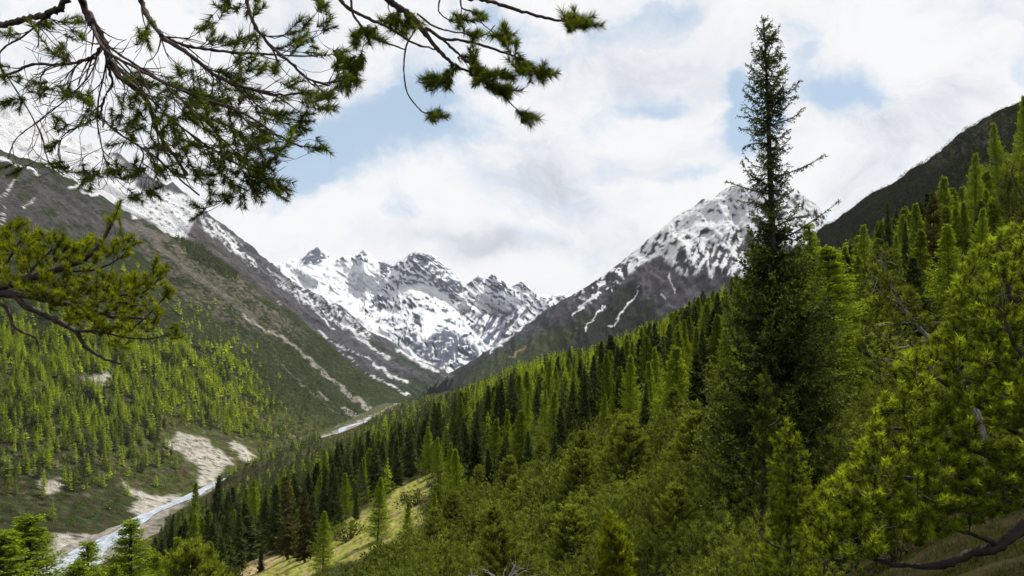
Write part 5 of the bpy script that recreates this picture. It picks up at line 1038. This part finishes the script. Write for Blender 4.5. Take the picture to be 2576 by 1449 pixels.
def middle_bough():
    rs = np.random.RandomState(22); d = 3.3; L = lambda *p: WD(p, d)
    limbs = [(L((960, -260), (975, -30), (985, 5), (1019, 28), (1046, 52), (1062, 74), (1090, 110), (1115, 138), (1142, 162), (1183, 183), (1210, 205)), .018, .004), (L((1062, 74), (1080, 74), (1112, 98), (1160, 101), (1226, 118), (1275, 135), (1309, 148), (1352, 178)), .008, .0035), (L((1112, 98), (1145, 128), (1169, 150), (1185, 165)), .006, .003),
             (L((1120, -200), (1170, -20), (1199, -5), (1235, 4), (1276, 17), (1339, 37), (1399, 50), (1440, 55)), .010, .005), (L((1046, 73), (1022, 117), (1016, 173), (1022, 225), (1040, 258), (1066, 283), (1086, 290)), .004, .0022), (L((1210, 205), (1250, 225), (1272, 247), (1300, 275), (1316, 288)), .004, .0022),
             (L((740, -160), (830, -40), (870, 15), (930, 48), (970, 66), (1010, 90), (1050, 112), (1095, 124)), .009, .0035), (L((1050, 35), (1090, 65), (1130, 78), (1200, 88), (1228, 84), (1245, 62)), .0045, .002), (L((880, -100), (885, 20), (905, 60), (940, 95), (985, 112), (1020, 126)), .006, .003), (L((1130, -100), (1104, 10), (1112, 38), (1140, 55), (1165, 60)), .004, .002), (L((1160, -60), (1160, 15), (1190, 30), (1215, 60), (1250, 90), (1275, 120)), .004, .002)]
    tuft = [(895, 95), (905, 88), (890, 105), (930, 85), (942, 92), (925, 98), (872, 150), (885, 160), (895, 165), (905, 155), (876, 175), (890, 190), (880, 205), (870, 220), (895, 195), (905, 170), (975, 48), (985, 58), (990, 40), (1005, 65), (1015, 75), (1035, 55), (1025, 45), (1000, 50), (1040, 62), (1156, 50), (1148, 45), (1206, 43), (1200, 38), (1182, 87), (1190, 92), (1262, 75), (1272, 85), (1268, 98), (1280, 105), (1255, 90), (1290, 112),
            (1435, 48), (1445, 38), (1450, 55), (1465, 60), (1478, 55), (1440, 65), (1458, 48), (1425, 60), (1470, 68), (1488, 62), (1189, 135), (1182, 145), (1195, 155), (1200, 170), (1188, 175), (1210, 185), (1215, 200), (1200, 205), (1195, 190), (1225, 195), (1235, 188), (1245, 210), (1258, 217), (1270, 228), (1280, 232), (1262, 232), (1250, 228), (1240, 220), (1272, 190), (1262, 182), (1282, 192), (1300, 160), (1315, 168), (1325, 160), (1335, 175), (1310, 178), (1345, 170), (1365, 182), (1375, 188), (1360, 195), (1380, 180), (1106, 197), (1095, 205), (1118, 200), (1130, 205), (1085, 210), (1076, 205), (1100, 212), (1125, 190), (1145, 175), (1088, 288), (1098, 295), (1104, 290), (1325, 292), (1330, 300), (1322, 300)]
    grow(limbs, jit(tuft, d, .10, 5, rs, 2), 'pine_branch', 'long thin pine branch reaching in from the top centre with tufts at its tips', 'branch', M_nup, M_barkp, nn=150, nl=.036, nw=.0029, tl=.050, reach=(.05, 9), seed=4, r_tw=.0028, sag=.10, spread=.95, base=W(960, -260, 3.3))
def left_bough():
    rs = np.random.RandomState(23); d = 4.6; L = lambda *p: WD(p, d)
    limbs = [(L((-260, 790), (-60, 745), (0, 722), (67, 702), (140, 680), (213, 650), (250, 616), (277, 570), (291, 535)), .036, .006), (L((-60, 745), (0, 732), (83, 748), (150, 763), (220, 777), (283, 797), (340, 800), (385, 805)), .020, .005), (L((-200, 800), (0, 738), (67, 772), (133, 802), (187, 833), (217, 873), (260, 901), (305, 915)), .024, .005),
             (L((187, 833), (250, 834), (300, 846), (370, 852), (440, 838)), .009, .003), (L((140, 680), (200, 682), (247, 676), (290, 656), (322, 632)), .008, .003), (L((-60, 760), (10, 768), (33, 818), (60, 838), (90, 852), (97, 885)), .012, .004), (L((213, 777), (290, 745), (350, 740), (385, 715), (410, 690)), .007, .003), (L((-100, 740), (-10, 690), (30, 640), (60, 590)), .014, .005), (L((300, 846), (350, 812), (395, 770), (422, 735)), .006, .003), (L((67, 702), (100, 655), (150, 615)), .008, .004)]
    tuft = [(13, 583), (30, 575), (50, 566), (60, 572), (53, 600), (93, 593), (100, 600), (147, 606), (155, 615), (17, 650), (57, 683), (48, 690), (100, 633), (110, 640), (183, 626), (190, 632), (217, 610), (225, 618), (177, 610), (300, 606), (310, 600), (320, 616), (283, 626), (333, 605), (325, 640), (293, 540), (285, 548), (295, 525), (280, 560), (300, 550), (333, 700), (320, 705), (353, 700), (345, 708), (393, 663), (398, 670), (413, 683), (405, 690), (423, 726), (425, 738), (383, 716), (378, 725), (267, 730), (275, 738), (235, 725), (300, 736), (333, 740),
            (187, 700), (180, 708), (143, 736), (150, 742), (127, 766), (135, 775), (397, 776), (405, 785), (390, 810), (367, 820), (283, 826), (200, 810), (183, 806), (440, 830), (450, 838), (430, 842), (320, 866), (283, 863), (333, 773), (350, 783), (310, 770), (253, 693), (235, 700), (215, 690), (245, 650), (260, 640), (60, 640), (75, 660), (130, 650), (120, 690), (165, 720), (200, 740), (230, 760), (250, 770), (180, 755), (100, 745), (230, 800), (260, 810), (300, 820), (330, 830), (340, 800), (245, 850), (160, 650), (200, 660), (10, 610), (20, 700), (80, 620), (30, 620), (0, 640), (15, 590), (70, 610), (120, 600)]
    tg = jit(tuft, d, .22, 7, rs, 2)
    reg = [(0, 560), (60, 555), (100, 590), (200, 600), (335, 600), (300, 640), (230, 680), (420, 700), (400, 800), (330, 860), (230, 830), (100, 760), (0, 710)]
    for _ in range(900):
        X, Y = rs.uniform(-60, 430), rs.uniform(555, 870)
        if m_poly(np.array([float(X)]), np.array([float(Y)]), reg, 1e-3)[0] > .5 and rs.rand() < .5: tg.append(W(X, Y, d+rs.randn()*.28))
    grow(limbs, tg, 'pine_tree', 'golden green pine bough with short dense tufts reaching in from the left edge', 'pine tree', M_nleft, M_barkp, nn=100, nl=.034, nw=.0038, tl=.040, reach=(.08, 9), seed=5, r_tw=.0036, sag=.08, updir=.5, spread=1.0, contr=(.35, 1.), base=W(-260, 790, 4.6), trunk=[(np.array([[-4.7, 4.6, float(zF(-4.7, 4.6))-.3], [-4.6, 4.65, -1], [-4.5, 4.7, 2.5], [-4.45, 4.7, 4.5]]), .17, .08), (np.array([[-4.58, 4.65, -.2], [-4.0, 4.6, .12], [-3.52, 4.6, .2]]), .05, .036), (np.array([[-4.58, 4.65, -.4], [-4.0, 4.6, .1], [-3.36, 4.6, .17]]), .04, .026)])

def region_targets(poly, n, d0, jd, rs, dfun=None):
    xs = [p[0] for p in poly]; ys = [p[1] for p in poly]; out = []
    while len(out) < n:
        X = rs.uniform(min(xs), max(xs), 400); Y = rs.uniform(min(ys), max(ys), 400); ok = m_poly(X, Y, poly, 1e-3) > .5
        # clumps with gaps
        nz = gn(X/55, Y/55, 400+int(d0*10)); ok &= nz > -.28
        for a, b in zip(X[ok], Y[ok]): out.append(W(a, b, (dfun(a, b) if dfun else d0)+rs.randn()*jd))
    return out[:n]
def right_pine():
    rs = np.random.RandomState(31); L = lambda *p: WD(p, 6.8)
    limbs = [(L((2800, 1260, 6.6), (2680, 1290, 6.5), (2576, 1328, 6.3), (2517, 1372, 6.2), (2434, 1396, 6.2), (2367, 1422, 6.2), (2267, 1420, 6.3), (2180, 1400, 6.4)), .060, .014), (L((2800, 1250, 7), (2690, 1100, 7), (2600, 900, 7), (2540, 740, 7), (2510, 600, 7)), .06, .01), (L((2690, 1100, 7), (2560, 980, 6.8), (2470, 850, 6.7), (2417, 736, 6.7)), .035, .008), (L((2700, 1180, 6.8), (2560, 1090, 6.6), (2430, 1000, 6.5), (2320, 930, 6.5), (2260, 900, 6.6)), .03, .007),
             (L((2700, 1230, 6.7), (2560, 1180, 6.3), (2400, 1110, 6.2), (2280, 1080, 6.2), (2190, 1080, 6.3)), .03, .007), (L((2680, 1280, 6.5), (2520, 1260, 6.1), (2380, 1220, 6.0), (2240, 1200, 6.0), (2130, 1220, 6.1), (2060, 1250, 6.2)), .03, .006), (L((2517, 1372, 6.2), (2400, 1330, 6.0), (2280, 1320, 6.0), (2150, 1340, 6.1), (2070, 1350, 6.2)), .018, .006), (L((2750, 1100, 6), (2650, 1000, 5.6), (2560, 880, 5.5), (2520, 780, 5.5)), .03, .008)]
    poly = [(2640, 560), (2540, 575), (2480, 610), (2430, 660), (2395, 740), (2380, 830), (2320, 870), (2262, 900), (2235, 970), (2200, 1040), (2190, 1090), (2130, 1180), (2060, 1230), (2020, 1290), (2030, 1360), (2090, 1410), (2200, 1400), (2330, 1370), (2400, 1330), (2500, 1300), (2640, 1260)]
    tg = region_targets(poly, 2500, 6.8, .55, rs, lambda X, Y: 6.55-.0009*(Y-600))
    grow(limbs, tg, 'pine_tree', 'big sunlit pine filling the right edge above a dark curved bough', 'pine tree', M_nright, M_bark, nn=96, nl=.046, nw=.0060, tl=.050, reach=(.05, 9), seed=6, r_tw=.005, sag=.05, updir=.7, spread=1.0, contr=(.15, 1.), base=W(2800, 1260, 6.6), trunk=[(np.array([[5.2, 6.8, float(zF(5.2, 6.8))-.3], [5.1, 6.8, -.6], [5.0, 6.9, 1.2], [5.0, 6.9, 2.6]]), .13, .05)])
def other_pines():
    rs = np.random.RandomState(33)
    # leaning pine with the grey bare stem
    P = WD([(2500, 1300, 11.5), (2470, 1080, 11.5), (2420, 960, 11.7), (2385, 900, 11.8), (2340, 855, 12), (2300, 810, 12), (2265, 765, 12), (2240, 710, 12), (2212, 645, 12)])
    L = lambda *p: WD(p, 12.)
    tg = region_targets([(2185, 640), (2215, 615), (2255, 640), (2290, 700), (2330, 780), (2345, 830), (2300, 830), (2260, 800), (2200, 790), (2165, 740), (2170, 680)], 170, 12, .4, rs)+region_targets([(2165, 800), (2230, 780), (2290, 830), (2330, 880), (2350, 960), (2280, 980), (2200, 960), (2150, 900)], 170, 11.8, .4, rs)
    grow([(P, .055, .012), (L((2340, 855), (2290, 870), (2240, 880), (2190, 880)), .02, .006), (L((2300, 810), (2250, 815), (2200, 820)), .015, .005), (L((2265, 765), (2220, 740), (2190, 700)), .013, .005), (L((2385, 900), (2340, 930), (2290, 950), (2220, 940)), .018, .006)], tg, 'pine_tree', 'leaning pine with bare grey stem on the right slope', 'pine tree', M_nmid, M_barkg, nn=56, nl=.065, nw=.009, tl=.07, reach=(.08, 9), seed=7, r_tw=.007, sag=.05, updir=.8, spread=1., contr=(.1, .8), base=P[0])
    # dark little tufts of a stone pine at the right edge
    tg = region_targets([(2500, 470), (2540, 410), (2640, 380), (2640, 600), (2560, 590), (2515, 540)], 130, 10, .3, rs)
    L = lambda *p: WD(p, 10.)
    grow([(L((2790, 1200), (2760, 900), (2720, 720), (2660, 620), (2600, 530), (2560, 470), (2545, 430)), .04, .01), (L((2660, 620), (2590, 560), (2530, 520)), .02, .008)], tg, 'pine_tree', 'dark small pine top at the right edge above the big sunlit pine', 'pine tree', M_nmid, M_bark, nn=34, nl=.075, nw=.007, tl=.12, reach=(.05, 9), seed=8, r_tw=.006, sag=.05, updir=1., contr=(.0, .5), base=W(2720, 720, 10.))
    # bright pines before the tall spruce; grown as upright young trees
    def upright(X, Yt, Yb, d, n, wpx, label, seed, mat=M_nmid, contr=(.2, 1.), lean=0):
        rs2 = np.random.RandomState(seed); w = W(X, Yt, d); gx, gy = W(X+lean, Yb, d)[:2]; gz = float(zF(gx, gy)); base = np.array([gx, gy, gz-.1]); top = w; k = d/F_D
        limbs = [(np.array([base, base*.6+top*.4+rs2.randn(3)*.04, base*.25+top*.75, top]), .06, .012)]
        H = top[2]-base[2]
        vis = (Yb-Yt)*k
        for i in range(9):
            t = (i+1)/10; p = top+(base-top)*min(.96, t*vis/H); az = rs2.rand()*6.28+i*2.4; Lb = wpx*k*(.25+.75*t)*.8; o = np.array([cos(az), sin(az), 0]); limbs.append((np.array([p, p+o*Lb*.5+[0, 0, Lb*.1], p+o*Lb*.85+[0, 0, Lb*.35], p+o*Lb+[0, 0, Lb*.6]]), .02, .006))
        tg = []
        for _ in range(n):
            t = rs2.rand()**.75; r = wpx*k*(.12+.88*t**.8)*math.sqrt(rs2.rand())*(.8+.3*math.sin(9*t)); az = rs2.rand()*6.28; tg.append(top+np.array([(base-top)[0]*t*vis/H+r*cos(az), r*sin(az), -t*vis+.1*rs2.randn()]))
        grow(limbs, tg, 'pine_tree', label, 'pine tree', mat, M_bark, nn=64, nl=.0055*d if d < 10 else .064, nw=.0007*d, tl=.0055*d, reach=(.06, 9), seed=seed, r_tw=.005, sag=.05, updir=.9, spread=.95, contr=contr, base=base)
    upright(1985, 1085, 1500, 11.0, 520, 120, 'bright bushy young pine standing before the foot of the tall spruce', 61, M_nright, (.3, .9))
    upright(1548, 1316, 1640, 8.0, 850, 105, 'yellow green pine sapling at the bottom edge right of centre', 62, M_nleft, (.6, 1.))
    upright(1925, 960, 1330, 15.0, 330, 90, 'shaded pine leaning against the lower left of the tall spruce', 63, M_nmid, (.0, .6))
    upright(2110, 1150, 1480, 13.5, 300, 100, 'dark young pine between the tall spruce and the big right pine', 64, M_nmid, (.0, .5))
def dead_branches():
    rs = np.random.RandomState(44); d = 9.0; root = bpy.data.objects.new('dead_branches', None); COL.objects.link(root); b0 = W(1265, 1492, d); root.location = b0; B = Bld()
    for i in range(26):
        a = rs.uniform(-1.3, 1.3); L = rs.uniform(.25, .55); e = np.array([math.sin(a)*L, rs.uniform(-.2, .2), math.cos(a)*L*.55]); m = e*.55+np.array([0, 0, .14]); t = np.linspace(0, 1, 8)[:, None]; P = 2*t*(1-t)*m+t*t*e; P = P+rs.randn(8, 3)*.006; B.tube(P, np.linspace(.010, .002, 8), 4)
        for q in (3, 5, 6): B.tube(np.array([P[q], P[q]+rs.randn(3)*.05+e*.15]), [.003, .001], 3)
    link('branch', B.mesh('branch', [M_barkg], True), root); tag(root, 'tangle of bare grey dead branches at the bottom edge centre', 'dead branches')
dead_branches()
overhead_pine(); middle_bough()
def join_boughs():      # the middle bough belongs to the overhead pine: hand its branches over
    src = bpy.data.objects['pine_branch']; dst = [o for o in COL.objects if o.get('label', '').startswith('overhead pine')][0]
    for c in list(src.children): c.parent = dst; c.location = src.location-dst.location
    bpy.data.objects.remove(src)
join_boughs(); left_bough(); right_pine(); other_pines()

def grass():
    rs = np.random.RandomState(55); n = 60000; y = rs.uniform(4.2, 16, n); x = rs.uniform(.12, .78, n)*y; k = gn(x*1.3, y*1.3, 77) > -.15; x, y = x[k], y[k]; n = len(x); z = zF(x, y)
    B = Bld(); d = nrm(np.stack([.5*rs.randn(n), .5*rs.randn(n), np.ones(n)], 1)); B.needles(np.stack([x, y, z-.01], 1), d, .05+.10*rs.rand(n), .008, rs.rand(n), .5+.7*rs.rand(n))
    m = foliage('grass_blades', (.022, .022, .008), (.075, .085, .022), .3, objvar=0.); tag(link('grass', B.mesh('grass', [m])), 'short brown green grass under the right hand pine', 'grass', kind='stuff')
grass()
# ------------------------------------------------------------------ air between us and the far mountains
def haze():
    x0, x1, y0, y1, z0, z1 = -9500, 9500, -3500, 12500, -1500, 2300
    V = [(x, y, z) for x in (x0, x1) for y in (y0, y1) for z in (z0, z1)]
    Fq = np.array([(0, 1, 3, 2), (4, 6, 7, 5), (0, 4, 5, 1), (2, 3, 7, 6), (0, 2, 6, 4), (1, 5, 7, 3)])
    m = bpy.data.materials.new('haze_air'); m.use_nodes = True; nt = m.node_tree; nt.nodes.clear(); o = nt.nodes.new('ShaderNodeOutputMaterial'); v = nt.nodes.new('ShaderNodeVolumePrincipled')
    v.inputs['Color'].default_value = (.80, .88, 1.0, 1); v.inputs['Density'].default_value = 1.5e-5; v.inputs['Anisotropy'].default_value = 0.0
    nt.links.new(v.outputs[0], o.inputs['Volume']); tag(link('haze', mesh_np('haze', np.array(V, float), Fq, m, False)), kind='stuff')
haze()
